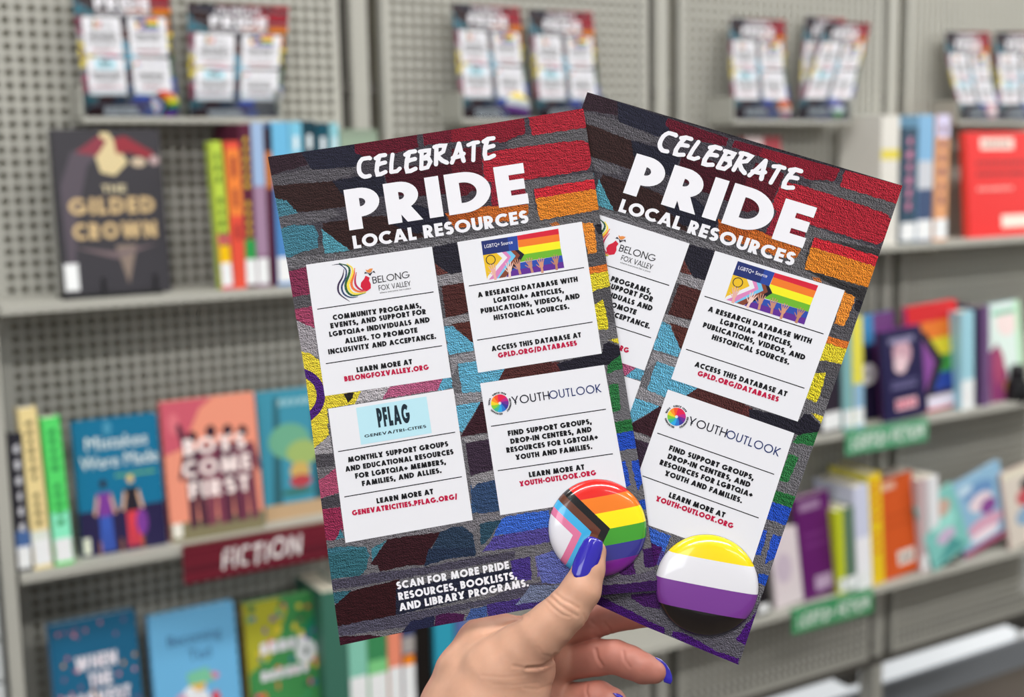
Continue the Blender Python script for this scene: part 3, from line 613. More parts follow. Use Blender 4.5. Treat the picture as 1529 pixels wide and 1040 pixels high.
    F(cp(13, [(612, 275), (620, 245), (690, 270), (750, 230), (772, 262), (730, 250), (695, 305), (660, 262)]), '#2a2430')
    F(cp(13, [(630, 210), (655, 222), (690, 200), (735, 195), (715, 240), (690, 262), (645, 245)]), '#d98a4a')
    # colour wheel emblem
    ce = (746.4, 601.6); cols = ['#d8264f', '#b32a7e', '#6b2f8f', '#3a3a94', '#2f73c4', '#2fa0d8', '#3fae8e', '#7fbf3a', '#e8c62e', '#ee8a2e', '#e8512e', '#d8264f']
    for k in range(24):
        a0, a1 = k * math.pi / 12 - 1.8, (k + 1) * math.pi / 12 - 1.8; tw = .5
        for (r0, r1, o0, o1) in ((2.2, 7.5, 0, .35), (7.5, 13.3, .35, tw)):
            F([(ce[0] + r * math.cos(a), ce[1] + r * math.sin(a)) for r, a in ((r0, a0 + o0), (r1, a0 + o1), (r1, a1 + o1), (r0, a1 + o0))], cols[(k // 2) % 12])
    if detail:
        for word, mid, spn in (('SINCE 1998', -95, 80), ('SUPPORTED', 110, 70), ('CELEBRATED', 10, 75), ('SAFE', 190, 35)):
            W, polys = text_polys(word, .28, .15)
            for q in polys:
                P = []
                for a, b in q:
                    if mid < 0: an = math.radians(mid + spn * (a / W - .5)); r = 14.4 + 2.6 * b
                    else: an = math.radians(mid - spn * (a / W - .5)); r = 17.2 - 2.6 * b
                    P.append((ce[0] + r * math.cos(an), ce[1] + r * math.sin(an)))
                F(P, '#222127')
        put_text(tx, M3, 'where everyone has a place', *cp(13, [(832, 555), (1280, 488)]), up_vec(570, 437, 2.6), lin('#2c2b2e'), 27, 0, 'font')
    for it in LIGHT: T(it, .1, .1)
    tx.build('printed_emblems', FLAT, root, origin=O)
    return root
def plane_from(p0, p1, p2):
    p0, p1, p2 = map(np.array, (p0, p1, p2)); nn = np.cross(p1 - p0, p2 - p0); nn /= np.linalg.norm(nn)
    if nn @ (CAM - p0) < 0: nn = -nn
    def plane(x, y, l=0):
        d = ray(x, y); t = ((p0 - CAM) @ nn) / (d @ nn); return CAM + d * t + nn * l * 1e-5
    plane.n = nn
    return plane
# --- the two flyers in the hand
front_plane = plane_from(up_d(400, 234, .545), up_d(871, 162, .545), up_d(508, 963, .545))
F_OUT = [(400, 234), (500, 219.5), (600, 204.5), (680, 192.5), (780, 176.5), (871, 161.8), (895, 319), (919.5, 485), (942.5, 625), (961, 730), (969, 790), (977, 846), (984, 881),
         (940, 884), (896, 888), (796, 907.5), (698, 925.5), (600, 943.5), (508, 963), (491.3, 840), (464.4, 630), (456, 560), (430, 400), (421, 350)]
bd = lambda x, y: .548 - 3.94e-5 * (x - 877) + 4e-6 * (y - 137)
back_plane = plane_from(up_d(877, 137.5, bd(877, 137.5)), up_d(1347, 277, bd(1347, 277)), up_d(1103, 992, bd(1103, 992)))
B_OUT = [(877, 137.5), (960, 164), (1003, 178), (1094.6, 208.5), (1220, 243), (1347.6, 277), (1293, 438), (1237, 600), (1169, 796), (1103, 992), (1035, 964), (967, 936), (894, 903), (650, 806), (760, 480)]
FP = [(645, 368), (674, 563), (683, 361), (867, 331), (899, 528), (714, 556), (717, 572), (902, 544.6), (937, 739), (747, 768.6), (400, 234), (871, 162), (985, 881), (524, 344), (777.4, 242.5), (787, 303.9), (513.8, 283.7)]
BP = [(1028, 362), (962, 552), (1067.6, 376), (1262.2, 433), (1193.6, 630), (1002.5, 566.3), (995.2, 582.9), (1186.9, 646.7), (1117, 838), (934, 770), (877, 137.5), (1347.6, 277), (1103, 992), (931.7, 289), (1217.9, 306.7), (1198.2, 368), (950.5, 228.2)]
nrm = lambda x, y: ((x - 700) / 400, (y - 550) / 400)
HB = solve_h([nrm(*p) for p in FP], [nrm(*p) for p in BP])
Q_ = np.array([[1, a, b, a * a, a * b, b * b] for a, b in (nrm(*p) for p in FP)])
R_ = np.array([np.array(nrm(*b)) - np.array(ap_h(HB, *nrm(*f))) for f, b in zip(FP, BP)])
QC = np.linalg.solve(Q_.T @ Q_ + .05 * np.eye(6), Q_.T @ R_)
def warp_back(x, y):
    a, b = nrm(x, y); u, v = ap_h(HB, a, b); r = np.array([1, a, b, a * a, a * b, b * b]) @ QC
    return ((u + r[0]) * 400 + 700, (v + r[1]) * 400 + 550)
flyer('flyer', 'left large held flyer, in front, a rainbow flag button at its lower right corner', (front_plane, lambda x, y: (x, y)), F_OUT, front_plane(740, 905))
flyer('flyer', 'right large held flyer, tilted behind the other, yellow and purple button at its foot', (back_plane, warp_back), B_OUT, back_plane(1000, 945),
      extra=[('#5b5862', [(880, 872), (985, 868), (1010, 940), (1120, 915), (1150, 880), (1125, 1010), (1060, 985), (890, 910)])] + [(c, [(800 + x / 3.715, 760 + y / 3.715) for x, y in P]) for c, P in
       (('#3d1460', [(340, 480), (400, 500), (520, 560), (640, 625), (716, 655), (715, 700), (620, 672), (340, 540)]), ('#3f1a55', [(528, 470), (665, 460), (690, 510), (692, 556), (600, 538), (530, 492)]),
        ('#421868', [(760, 675), (830, 688), (900, 728), (1000, 785), (1125, 825), (1122, 885), (960, 805), (750, 700)]), ('#451a6c', [(1110, 722), (1165, 640), (1262, 520), (1165, 760)]), ('#45195c', [(600, 165), (700, 212), (668, 312), (606, 312)]))])

# --- pin buttons
def ramp(nt, stops, fac):
    r = nt.nodes.new('ShaderNodeValToRGB'); r.color_ramp.interpolation = 'CONSTANT'; el = r.color_ramp.elements
    while len(el) > 1: el.remove(el[-1])
    el[0].position = 0; el[0].color = (*lin(stops[0][1]), 1)
    for p, c in stops[1:]:
        e = el.new(p); e.color = (*lin(c), 1)
    nt.links.new(fac, r.inputs[0]); return r.outputs[0]
def button_mat(name, kind, ang):
    """flag colours as bands across the button; local x right, y up, radius 1 = 1"""
    m = bpy.data.materials.new(name); m.use_nodes = True; nt = m.node_tree; b = nt.nodes['Principled BSDF']
    b.inputs['Roughness'].default_value = .22; b.inputs['Coat Weight'].default_value = 1.0; b.inputs['Coat Roughness'].default_value = .03
    uv = nt.nodes.new('ShaderNodeUVMap'); uv.uv_map = 'UVMap'; mp = nt.nodes.new('ShaderNodeMapping'); mp.inputs['Rotation'].default_value = (0, 0, ang)
    nt.links.new(uv.outputs[0], mp.inputs[0]); sp = nt.nodes.new('ShaderNodeSeparateXYZ'); nt.links.new(mp.outputs[0], sp.inputs[0])
    def mth(op, x, y):
        n = nt.nodes.new('ShaderNodeMath'); n.operation = op
        for i, q in enumerate((x, y)):
            if isinstance(q, (int, float)): n.inputs[i].default_value = q
            else: nt.links.new(q, n.inputs[i])
        return n.outputs[0]
    yy = mth('ADD', mth('MULTIPLY', sp.outputs[1], -.5), .5)    # 0 = top, 1 = bottom
    f = lambda v, R=73.0: .5 + v / (2 * R)
    if kind == 'progress':
        col = ramp(nt, [(0, '#e0241d'), (f(-47.8), '#ec7a1a'), (f(-23.8), '#f6e300'), (f(1.2), '#3f9a2a'), (f(25.3), '#33318a'), (f(48.2), '#73198a')], yy)
        ch = mth('ADD', mth('MULTIPLY', mth('ADD', sp.outputs[0], mth('MULTIPLY', mth('ABSOLUTE', mth('ADD', sp.outputs[1], .02), 0), .73)), .5), .5)
        c2 = ramp(nt, [(0, '#dfdee6'), (f(-38.5), '#d9739b'), (f(-25.3), '#40abe0'), (f(-10.7), '#5f3423'), (f(3.5), '#0c0a0a')], ch)
        mx = nt.nodes.new('ShaderNodeMix'); mx.data_type = 'RGBA'; nt.links.new(mth('LESS_THAN', ch, f(17.7)), mx.inputs[0])
        nt.links.new(col, mx.inputs[6]); nt.links.new(c2, mx.inputs[7]); col = mx.outputs[2]
    else: col = ramp(nt, [(f(v), c) if v is not None else (0, c) for v, c in kind], yy)
    nt.links.new(col, b.inputs['Base Color']); return m
METAL = mat('button_tin', '#8d8d92', rough=.3, metal=1.0)
def button(label, c, r, h, n, up, m, group='pin buttons on the flyers'):
    n = Vector(n).normalized(); up = Vector(up); up = (up - n * up.dot(n)).normalized(); x = up.cross(n)
    rot = Matrix((x, up, n)).transposed(); root = empty('pin_button', c, rot); tag(root, label, 'pin button', group)
    mb = MB(); N = 72; prof = [(0, h), (.25, h * .985), (.5, h * .93), (.68, h * .86), (.8, h * .78), (.88, h * .68), (.94, h * .52), (.98, h * .3), (1.0, h * .08)]
    for k in range(N):
        a0, a1 = 2 * math.pi * k / N, 2 * math.pi * (k + 1) / N
        for (r0, z0), (r1, z1) in zip(prof, prof[1:]):
            P = [(q * math.cos(a), q * math.sin(a), z) for q, z, a in ((r0, z0, a0), (r1, z1, a0), (r1, z1, a1), (r0, z0, a1))]
            if r0 == 0: P = P[:3]
            mb.face([(p[0] * r, p[1] * r, p[2]) for p in P], uv=[(p[0], p[1]) for p in P])
    o = mb.build('flag_face', m, root)
    bm = bmesh.new(); bm.from_mesh(o.data); bmesh.ops.remove_doubles(bm, verts=bm.verts, dist=1e-7); bm.to_mesh(o.data); bm.free()
    o.data.polygons.foreach_set('use_smooth', [True] * len(o.data.polygons))
    mb = MB()
    for k in range(N):
        a0, a1 = 2 * math.pi * k / N, 2 * math.pi * (k + 1) / N
        for (r0, z0), (r1, z1) in zip([(1.0, h * .08), (1.005, 0), (.96, -.0003), (.9, -.0001)], [(1.005, 0), (.96, -.0003), (.9, -.0001), (.0, -.0001)]):
            P = [(q * math.cos(a) * r, q * math.sin(a) * r, z) for q, z, a in ((r0, z0, a0), (r1, z1, a0), (r1, z1, a1), (r0, z0, a1))]
            mb.face(P[:2] + P[3:] if r1 == 0 else P)
    mb.build('metal_rim', METAL, root); return root
UPC = -RM[1]
PROG = button_mat('progress_flag', 'progress', math.radians(-10.3))
PROG.node_tree.nodes['Mapping'].inputs['Rotation'].default_value = (0, 0, math.radians(-10.3))
NBK = [(None, '#f3d50a'), (-41 * 73 / 76, '#dfdee4'), (-1.4 * 73 / 76, '#74358f'), (37.3 * 73 / 76, '#130d0d')]
NB = button_mat('nonbinary_flag', NBK, math.radians(9.3))
zf = .545; button('rainbow and chevron flag button under the thumb on the left held flyer', front_plane(892, 788, 45), 73 * zf / F_PX, .0042, front_plane.n, UPC, PROG)
zb = bd(1055, 873); button('large yellow, white, purple and black striped button at the foot of the right held flyer', back_plane(1055, 873, 45), 76 * zb / F_PX, .0044, back_plane.n, UPC, NB)

# ------------------------------------------------------------------ the hand: one continuous skin surface
def build_hand():
    # joints as (x, y, z, r) in units of 1/F of 0.54 m; z measured from the card plane
    Z = lambda d: (d - .545) * F_PX / .54
    T = [(886, 824, Z(.5345), 20), (879, 850, Z(.5325), 23.5), (868, 880, Z(.532), 29), (846, 911, Z(.533), 32), (824, 931, Z(.535), 34.5), (804, 950, Z(.537), 37), (777, 976, Z(.543), 47), (745, 1008, Z(.548), 60), (725, 1060, Z(.552), 74), (700, 1130, Z(.556), 84), (672, 1220, Z(.566), 84), (645, 1330, Z(.58), 82), (610, 1500, Z(.60), 88)]
    bulge = [(790, 1000, Z(.549), 40), (768, 1030, Z(.552), 54), (745, 1090, Z(.556), 74)]
    dorsal = [(748, 958, Z(.562), 40), (726, 968, Z(.5615), 47), (704, 1010, Z(.560), 55), (690, 1060, Z(.562), 64), (680, 1120, Z(.566), 74)]
    web = [(756, 950, Z(.562), 34), (800, 958, Z(.566), 36), (825, 985, Z(.572), 34)]
    palm = [(800, 985, Z(.578), 46), (797, 1040, Z(.580), 52), (780, 1110, Z(.580), 68), (720, 1190, Z(.578), 78)]
    index = [(800, 950, Z(.574), 38), (846, 934, Z(.5715), 30), (880, 929, Z(.5695), 27), (905, 921, Z(.568), 25.5), (940, 915, Z(.566), 24.5), (972, 912, Z(.563), 23.5), (1010, 902, Z(.560), 22), (1045, 890, Z(.557), 19)]
    middle = [(800, 990, Z(.582), 32), (850, 989, Z(.574), 26.5), (893, 981, Z(.567), 28), (918, 980, Z(.562), 26), (940, 988, Z(.559), 25.5), (962, 998, Z(.557), 23.5), (977, 1003, Z(.556), 18)]
    ring = [(800, 1045, Z(.585), 32), (855, 1045, Z(.576), 27), (893, 1043, Z(.568), 28), (912, 1049, Z(.564), 24), (926, 1060, Z(.562), 19)]
    little = [(800, 1100, Z(.588), 28), (852, 1098, Z(.578), 23), (886, 1096, Z(.570), 22), (902, 1104, Z(.566), 17)]
    st = 2.2; X = np.arange(560, 1075, st, dtype=np.float32); Y = np.arange(785, 1330, st, dtype=np.float32); W = np.arange(-90, 200, st, dtype=np.float32)
    gx, gy, gz = np.meshgrid(X, Y, W, indexing='ij', sparse=True)
    def chain(P, k=5.0):
        out = None
        for a, b in zip(P, P[1:]):
            d = np.array(b[:3]) - np.array(a[:3]); L2 = float(d @ d)
            h = np.clip(((gx - a[0]) * d[0] + (gy - a[1]) * d[1] + (gz - a[2]) * d[2]) / L2, 0, 1)
            q = np.sqrt((gx - a[0] - h * d[0]) ** 2 + (gy - a[1] - h * d[1]) ** 2 + (gz - a[2] - h * d[2]) ** 2) - (a[3] + h * (b[3] - a[3]))
            out = q if out is None else smin(out, q, k)
        return out
    def smin(a, b, k):
        h = np.clip(.5 + .5 * (b - a) / k, 0, 1); return b + (a - b) * h - k * h * (1 - h)
    D = smin(chain(T, 8), chain(bulge, 8), 12); D = smin(D, chain(dorsal, 8), 16)
    P = smin(chain(palm, 8), chain(web, 8), 14)
    D = smin(D, P, 8)
    Fg = chain(index, 3)
    for f in (middle, ring, little): Fg = smin(Fg, chain(f, 3), 1.5)
    D = smin(D, Fg, 6).astype(np.float32)
    # surface nets
    s = D < 0; nx, ny, nz = D.shape
    idx = -np.ones((nx - 1, ny - 1, nz - 1), np.int64)
    cnt = np.zeros(idx.shape, np.int8)
    for a in (0, 1):
        for b in (0, 1):
            for c in (0, 1): cnt += s[a:nx - 1 + a, b:ny - 1 + b, c:nz - 1 + c]
    cell = (cnt > 0) & (cnt < 8); ii, jj, kk = np.nonzero(cell); idx[cell] = np.arange(len(ii))
    acc = np.zeros((len(ii), 3)); n = np.zeros(len(ii))
    E = [((0, 0, 0), (1, 0, 0)), ((0, 1, 0), (1, 1, 0)), ((0, 0, 1), (1, 0, 1)), ((0, 1, 1), (1, 1, 1)), ((0, 0, 0), (0, 1, 0)), ((1, 0, 0), (1, 1, 0)), ((0, 0, 1), (0, 1, 1)), ((1, 0, 1), (1, 1, 1)),
         ((0, 0, 0), (0, 0, 1)), ((1, 0, 0), (1, 0, 1)), ((0, 1, 0), (0, 1, 1)), ((1, 1, 0), (1, 1, 1))]
    for a, b in E:
        va = D[ii + a[0], jj + a[1], kk + a[2]]; vb = D[ii + b[0], jj + b[1], kk + b[2]]; cr = (va < 0) != (vb < 0)
        t = np.where(cr, va / np.where(va == vb, 1, va - vb), 0)
        for q in range(3): acc[:, q] += np.where(cr, a[q] + t * (b[q] - a[q]), 0)
        n += cr
    V = acc / n[:, None] + np.stack([ii, jj, kk], 1); V = V * st + np.array([X[0], Y[0], W[0]])
    faces = []
    for ax in range(3):
        sl0 = [slice(None)] * 3; sl1 = [slice(None)] * 3; sl0[ax] = slice(0, -1); sl1[ax] = slice(1, None)
        ch = s[tuple(sl0)] != s[tuple(sl1)]; a, b, c = np.nonzero(ch); o = [(ax + 1) % 3, (ax + 2) % 3]
        co = np.stack([a, b, c], 1); ok = (co[:, o[0]] > 0) & (co[:, o[1]] > 0) & (co[:, o[0]] < [nx, ny, nz][o[0]] - 1) & (co[:, o[1]] < [nx, ny, nz][o[1]] - 1)
        co = co[ok]; inside = s[co[:, 0], co[:, 1], co[:, 2]]
        q = []
        for da, db in ((0, 0), (-1, 0), (-1, -1), (0, -1)):
            e = co.copy(); e[:, o[0]] += da; e[:, o[1]] += db; q.append(idx[e[:, 0], e[:, 1], e[:, 2]])
        q = np.stack(q, 1); q[~inside] = q[~inside][:, ::-1]; q = q[(q >= 0).all(1)]; faces.append(q)
    Fc = np.concatenate(faces)
    # relax
    nb = np.concatenate([Fc[:, [0, 1]], Fc[:, [1, 2]], Fc[:, [2, 3]], Fc[:, [3, 0]]])
    for _ in range(5):
        sm = np.zeros_like(V); c = np.zeros(len(V))
        for q in range(3): sm[:, q] = np.bincount(nb[:, 0], V[nb[:, 1], q], len(V)) + np.bincount(nb[:, 1], V[nb[:, 0], q], len(V))
        c = np.bincount(nb[:, 0], minlength=len(V)) + np.bincount(nb[:, 1], minlength=len(V)); V = V * .4 + .6 * sm / np.maximum(c, 1)[:, None]
    # normals (finite faces)
    fn = np.cross(V[Fc[:, 2]] - V[Fc[:, 0]], V[Fc[:, 3]] - V[Fc[:, 1]]); vn = np.zeros_like(V)
    for q in range(4):
        for r in range(3): vn[:, r] += np.bincount(Fc[:, q], fn[:, r], len(V))
    vn /= np.linalg.norm(vn, axis=1)[:, None] + 1e-9
    front = vn[:, 2] < .15
    def k8(P): return [(620 + x / 3.8225, 880 + y / 3.8225) for x, y in P]
    creases = [(k8([(800, 22), (840, 55), (890, 80), (930, 105)]), 2.2, 1.3), (k8([(772, 40), (820, 85), (870, 120), (925, 150)]), 2.2, 1.5), (k8([(750, 65), (790, 105), (835, 140), (880, 155)]), 2.0, 1.2), (k8([(960, 140), (972, 175), (968, 190)]), 2, .8),
               (k8([(540, 125), (575, 150), (600, 162)]), 2.2, 1.4), (k8([(400, 255), (480, 220), (560, 190), (640, 150)]), 2.6, .9), (k8([(800, 372), (780, 410), (730, 440), (640, 447)]), 2.6, 3.2), (k8([(560, 435), (640, 450), (700, 455)]), 2.4, 1.0),
               (k8([(1030, 340), (1040, 390), (1065, 430)]), 2.4, 2.0), (k8([(1185, 350), (1195, 400), (1225, 440)]), 2.2, 1.2), (k8([(1080, 190), (1110, 225), (1115, 245)]), 2.2, 1.3), (k8([(1000, 180), (1045, 215), (1060, 245)]), 2, .7),
               (k8([(980, 545), (975, 580), (985, 612)]), 2.3, 1.4), (k8([(380, 490), (500, 500), (620, 490)]), 2, .35), (k8([(450, 540), (560, 545), (700, 530)]), 2, .35), (k8([(620, 560), (700, 570), (780, 540)]), 2, .45), (k8([(700, 330), (730, 370), (790, 385)]), 2.2, .5)]
    dz = np.zeros(len(V))
    for P, wd, am in creases:
        best = np.full(len(V), 1e9)
        for a, b in zip(P, P[1:]):
            a = np.array(a); d = np.array(b) - a; h = np.clip(((V[:, :2] - a) @ d) / (d @ d), 0, 1); best = np.minimum(best, np.linalg.norm(V[:, :2] - a - h[:, None] * d, axis=1))
        dz -= am * np.exp(-(best / wd) ** 2) * .9; dz += am * .15 * np.exp(-((best - wd * 2) / wd) ** 2)
    V += vn * (dz * front)[:, None]
    # nail bed groove ends; region colours: warm tan on thumb and back, pink on the fingers
    pink = 1 / (1 + np.exp(-(V[:, 0] - 846 + .25 * (V[:, 1] - 960) * (V[:, 1] < 960)) / 7)); pink = np.where((V[:, 2] < 10) & (V[:, 0] < 905) & (V[:, 1] < 955), pink * .0, pink); pink = np.maximum(pink, np.clip((V[:, 2] - 25) / 18, 0, 1) * .6)
    pink = np.maximum(pink, .35 * np.exp(-((V[:, 0] - 815) ** 2 + (V[:, 1] - 1000) ** 2) / 900))
    dep = .545 + V[:, 2] * .54 / F_PX
    d = np.stack([(V[:, 0] - CXP) / F_PX, (V[:, 1] - CYP) / F_PX, np.ones(len(V))], 1) @ RM
    Wd = CAM + d * dep[:, None]
    O = up_d(700, 1150, .56); root_me = bpy.data.meshes.new('hand'); root_me.from_pydata((Wd - O).tolist(), [], Fc.tolist())
    bm = bmesh.new(); bm.from_mesh(root_me); bmesh.ops.recalc_face_normals(bm, faces=bm.faces); bm.to_mesh(root_me); bm.free()
    ca = root_me.color_attributes.new('col', 'FLOAT_COLOR', 'POINT'); tan = np.array(lin('#cb9c83')); pk = np.array(lin('#ae7163'))
    cc = tan[None] * (1 - pink[:, None]) + pk[None] * pink[:, None]; ca.data.foreach_set('color', np.concatenate([cc, np.ones((len(V), 1))], 1).ravel())
    root_me.polygons.foreach_set('use_smooth', [True] * len(root_me.polygons))
    m = mat('skin', attr=True, rough=.5, noise=.07, nscale=110, bump=.12, spec=.4, sss=.12); root_me.materials.append(m)
    o = link('hand', root_me); o.location = O
    tag(o, 'left hand with blue-violet nails pinching the two large flyers between thumb and index finger', 'hand')
    # nails
    nail = mat('violet_polish', '#2c22a4', rough=.15, coat=1.0, noise=.05, nscale=60)
    skin_root = o
    def sheet(name, out, depth_fn, thick, mtl, dome=0.0):
        P = densify(out, 1.6); c = np.mean(P, 0); rings = []; R = 9
        for k in range(R + 1):
            t = k / R; rings.append([(c[0] + (x - c[0]) * t, c[1] + (y - c[1]) * t) for x, y in P])
        mb = MB(); n = len(P)
        def pt(x, y, t, back=0): return up_d(x, y, depth_fn(x, y) - dome * (1 - t ** 4) + back)
        for k in range(R):
            for i in range(n):
                j = (i + 1) % n; t0, t1 = k / R, (k + 1) / R
                q = [pt(*rings[k][i], t0), pt(*rings[k + 1][i], t1), pt(*rings[k + 1][j], t1), pt(*rings[k][j], t0)]
                mb.face(q if k else q[:3]); 
                q = [pt(*rings[k][i], t0, thick), pt(*rings[k][j], t0, thick), pt(*rings[k + 1][j], t1, thick), pt(*rings[k + 1][i], t1, thick)]
                mb.face(q if k else [q[0], q[2], q[3]])
        for i in range(n): j = (i + 1) % n; mb.face([pt(*P[i], 1), pt(*P[i], 1, thick), pt(*P[j], 1, thick), pt(*P[j], 1)])
        ob = mb.build(name, mtl, skin_root, origin=O)
        bm = bmesh.new(); bm.from_mesh(ob.data); bmesh.ops.remove_doubles(bm, verts=bm.verts, dist=2e-6); bmesh.ops.recalc_face_normals(bm, faces=bm.faces); bm.to_mesh(ob.data); bm.free()
        ob.data.polygons.foreach_set('use_smooth', [True] * len(ob.data.polygons)); return ob
    out = [(879.5, 800), (885, 801), (893, 804), (899, 807.5), (900.6, 811), (900, 819), (896.5, 833), (890, 848), (884, 859), (879, 864), (872, 865.5), (864, 864), (857, 860), (853.5, 853), (854.5, 843), (858.5, 832), (865.5, 817), (872.5, 805)]
    ax0, ax1 = np.array([868.0, 864.0]), np.array([889.5, 803.0]); dd = (ax1 - ax0) / np.linalg.norm(ax1 - ax0); nn = np.array([-dd[1], dd[0]])
    def dthumb(x, y):
        p = np.array([x, y]) - ax0; s_ = p @ dd; a = p @ nn
        base = .5247 + .0019 * (s_ / 60) ** 1.5 if s_ > 0 else .5247
        return base + (1 - math.sqrt(max(0, 1 - (a / 26) ** 2))) * 25 * .54 / F_PX
    sheet('thumbnail', out, dthumb, .0007, nail, .0003)
    out2 = [(967, 978), (973, 979.5), (980, 981), (988, 984.5), (995, 991), (1000, 999), (1003.5, 1008), (1004, 1016), (1001, 1021), (996, 1019.5), (991.5, 1018), (989, 1008), (984.5, 998), (977, 989)]
    sheet('fingernail', out2, lambda x, y: .5555 + (x - 966) * 4e-5, .0009, nail, .0006)
    out3 = [(915, 1034), (921, 1034.5), (928, 1037), (934, 1043), (938, 1053), (936, 1062), (930, 1058), (926, 1048), (920, 1040)]
    sheet('fingernail', out3, lambda x, y: .5578 + (x - 915) * 4e-5, .0009, nail, .0006)
build_hand()

# ------------------------------------------------------------------ room
PITCH = .01905; D = 2.01878; LIP = 1.8688
def struct(name, a, b, m):
    mb = MB(); mb.box(a, b); o = mb.build(name, m); tag(o, kind='structure'); return o
struct('floor', (-4, -4, -.05), (9, 4, 0), mat('carpet', '#5d544c', rough=.95, noise=.25, nscale=180))
struct('ceiling', (-4, -4, 3.0), (9, 4, 3.05), mat('ceiling_white', '#e4e3de', rough=.9, noise=.02))
struct('wall_back', (-4, 2.35, 0), (9, 2.45, 3.0), mat('wall_white', '#e6e8ea', rough=.85, noise=.02))
struct('baseboard_back', (-4, 2.335, 0), (9, 2.35, .088), mat('base_grey', '#7d8187', rough=.6))
for nm, a, b in (('wall_right', (8.9, -4, 0), (9, 2.35, 3)),): struct(nm, a, b, mat('wall_white'))

# low strip window under the shelving: bright daylight outside
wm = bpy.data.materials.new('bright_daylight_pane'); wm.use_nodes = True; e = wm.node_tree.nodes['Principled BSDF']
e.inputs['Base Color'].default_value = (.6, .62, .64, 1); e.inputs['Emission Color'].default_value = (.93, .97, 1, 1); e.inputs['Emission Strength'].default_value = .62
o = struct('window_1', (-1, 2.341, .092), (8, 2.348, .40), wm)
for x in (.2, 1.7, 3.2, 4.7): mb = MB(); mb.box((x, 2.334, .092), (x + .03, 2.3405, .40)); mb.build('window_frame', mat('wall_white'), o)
# ------------------------------------------------------------------ shelving unit
STEEL = mat('greige_steel', '#aeada5', rough=.55, noise=.03, nscale=8)
DARK = mat('dark_steel', '#4d4a45', rough=.7)  # one dark tone for channels, brackets, bottom rail and column return
POSTX = [.273 + .65913 * i for i in range(5)]
unit = empty('shelving_unit', (1.59, D, 0)); tag(unit, 'grey metal shelving unit with perforated back panels and uprights behind the books', 'shelving unit')
OU = (1.59, D, 0)
def perf_panel(x0, x1, z0, z1, cx0, ncol):
    """sheet with real square holes on the pitch"""
    mb = MB(); y = D; h = PITCH * .265; vid = {}
    rows = [r for r in range(-70, 40) if z0 + PITCH <= EYE + (r + .05) * PITCH <= z1 - PITCH]
    xs = [x0]; 
    for c in range(ncol): xc = cx0 + c * PITCH; xs += [xc - h, xc + h]
    xs.append(x1); zs = [z0]
    for r in rows: zc = EYE + (r + .05) * PITCH; zs += [zc - h, zc + h]
    zs.append(z1)
    V = [(x, y, z) for z in zs for x in xs]; m = len(xs); Fs = []
    for a in range(len(zs) - 1):
        for b in range(m - 1):
            if a % 2 == 1 and b % 2 == 1: continue
            Fs.append((a * m + b, a * m + b + 1, (a + 1) * m + b + 1, (a + 1) * m + b))
    me = bpy.data.meshes.new('perforated_panel'); me.from_pydata([(v[0] - OU[0], v[1] - OU[1], v[2]) for v in V], [], Fs); me.materials.append(STEEL)
    o = link('perforated_panel', me, unit)
    s = o.modifiers.new('thick', 'SOLIDIFY'); s.thickness = .0015; s.offset = 0
    # folded side flanges
    mb = MB()
    for xa in (x0, x1 - .0015): mb.box((xa - OU[0], 0, z0), (xa + .0015 - OU[0], .022, z1))
    mb.build('panel_flange', STEEL, o)
ZB = EYE - 1.187
for i in range(4):
    c0 = (17.7 + 34.6 * i) * PITCH; perf_panel(c0 - 1.25 * PITCH, c0 + 29.1 * PITCH, ZB, EYE + .62, c0, 29)
for x in POSTX:
    mb = MB(); x -= OU[0]
    mb.box((x - .0155, .004, 0), (x + .0155, .05, EYE + .66)); o = bevel(mb.build('upright', STEEL, unit), .002)
    mb = MB()
    for s in (-1, 1):
        mb.box((x + s * .0215 - .006, .018, ZB - .02), (x + s * .0215 + .006, .05, EYE + .64))
    for k in range(1, 9): mb.box((x - .031, .012, .12 + .26 * k), (x + .031, .017, .14 + .26 * k))
    mb.build('upright_channel', DARK, unit)
    fx = x - .05 if x + OU[0] > .3 else x + .016; mb = MB(); mb.box((fx, .05, ZB - .085), (fx + .034, .10, ZB - .022)); mb.build('foot_bracket', DARK, unit)
for i, c_ in enumerate(('#827d68', '#867f69', '#958d76', '#aaa38b')):  # paler tones to the right paint in light showing through the holes
    mb = MB(); mb.box((POSTX[i] - OU[0] + .001, .10, ZB - .02), (POSTX[i + 1] - OU[0] - .001, .104, EYE + .62)); mb.build('rear_panel', mat('rear_steel_lit_%d' % i, c_, rough=.8), unit)
mb = MB(); mb.box((.273 - OU[0], .002, ZB - .022), (2.91 - OU[0], .104, ZB - .001)); mb.build('bottom_rail', DARK, unit)

# shelves: one board per bay on three levels
SH = {1: EYE - .1795, 2: EYE - .571, 3: EYE - .937}
names = {1: 'upper', 2: 'middle', 3: 'lowest'}
def shelf(x0, x1, z, label):
    r = empty('shelf', ((x0 + x1) / 2, LIP, z)); tag(r, label, 'shelf', 'perforated display shelves'); w_ = (x1 - x0) / 2
    mb = MB(); mb.box((-w_, .001, -.003), (w_, D - LIP - .002, 0)); mb.build('shelf_board', STEEL, r)
    mb = MB(); mb.box((-w_, -.001, -.014), (w_, .001, .0005)); mb.box((-w_, .001, -.014), (w_, .018, -.0125)); bevel(mb.build('shelf_lip', STEEL, r), .0008)
    for s in (-1, 1): mb = MB(); mb.box((s * (w_ - .002) - .001, .02, -.03), (s * (w_ - .002) + .001, D - LIP - .002, -.003)); mb.build('bracket', STEEL, r)
bayname = ['first bay from the left', 'second bay, behind the left held flyer', 'third bay, behind the right held flyer', 'fourth bay, at the right edge']
for lv in (1, 2, 3):
    for i in range(4):
        shelf(POSTX[i] + .001 + (.02 if i == 0 else 0), POSTX[i + 1] - .001, SH[lv], 'grey metal %s shelf of the %s' % (names[lv], bayname[i]))
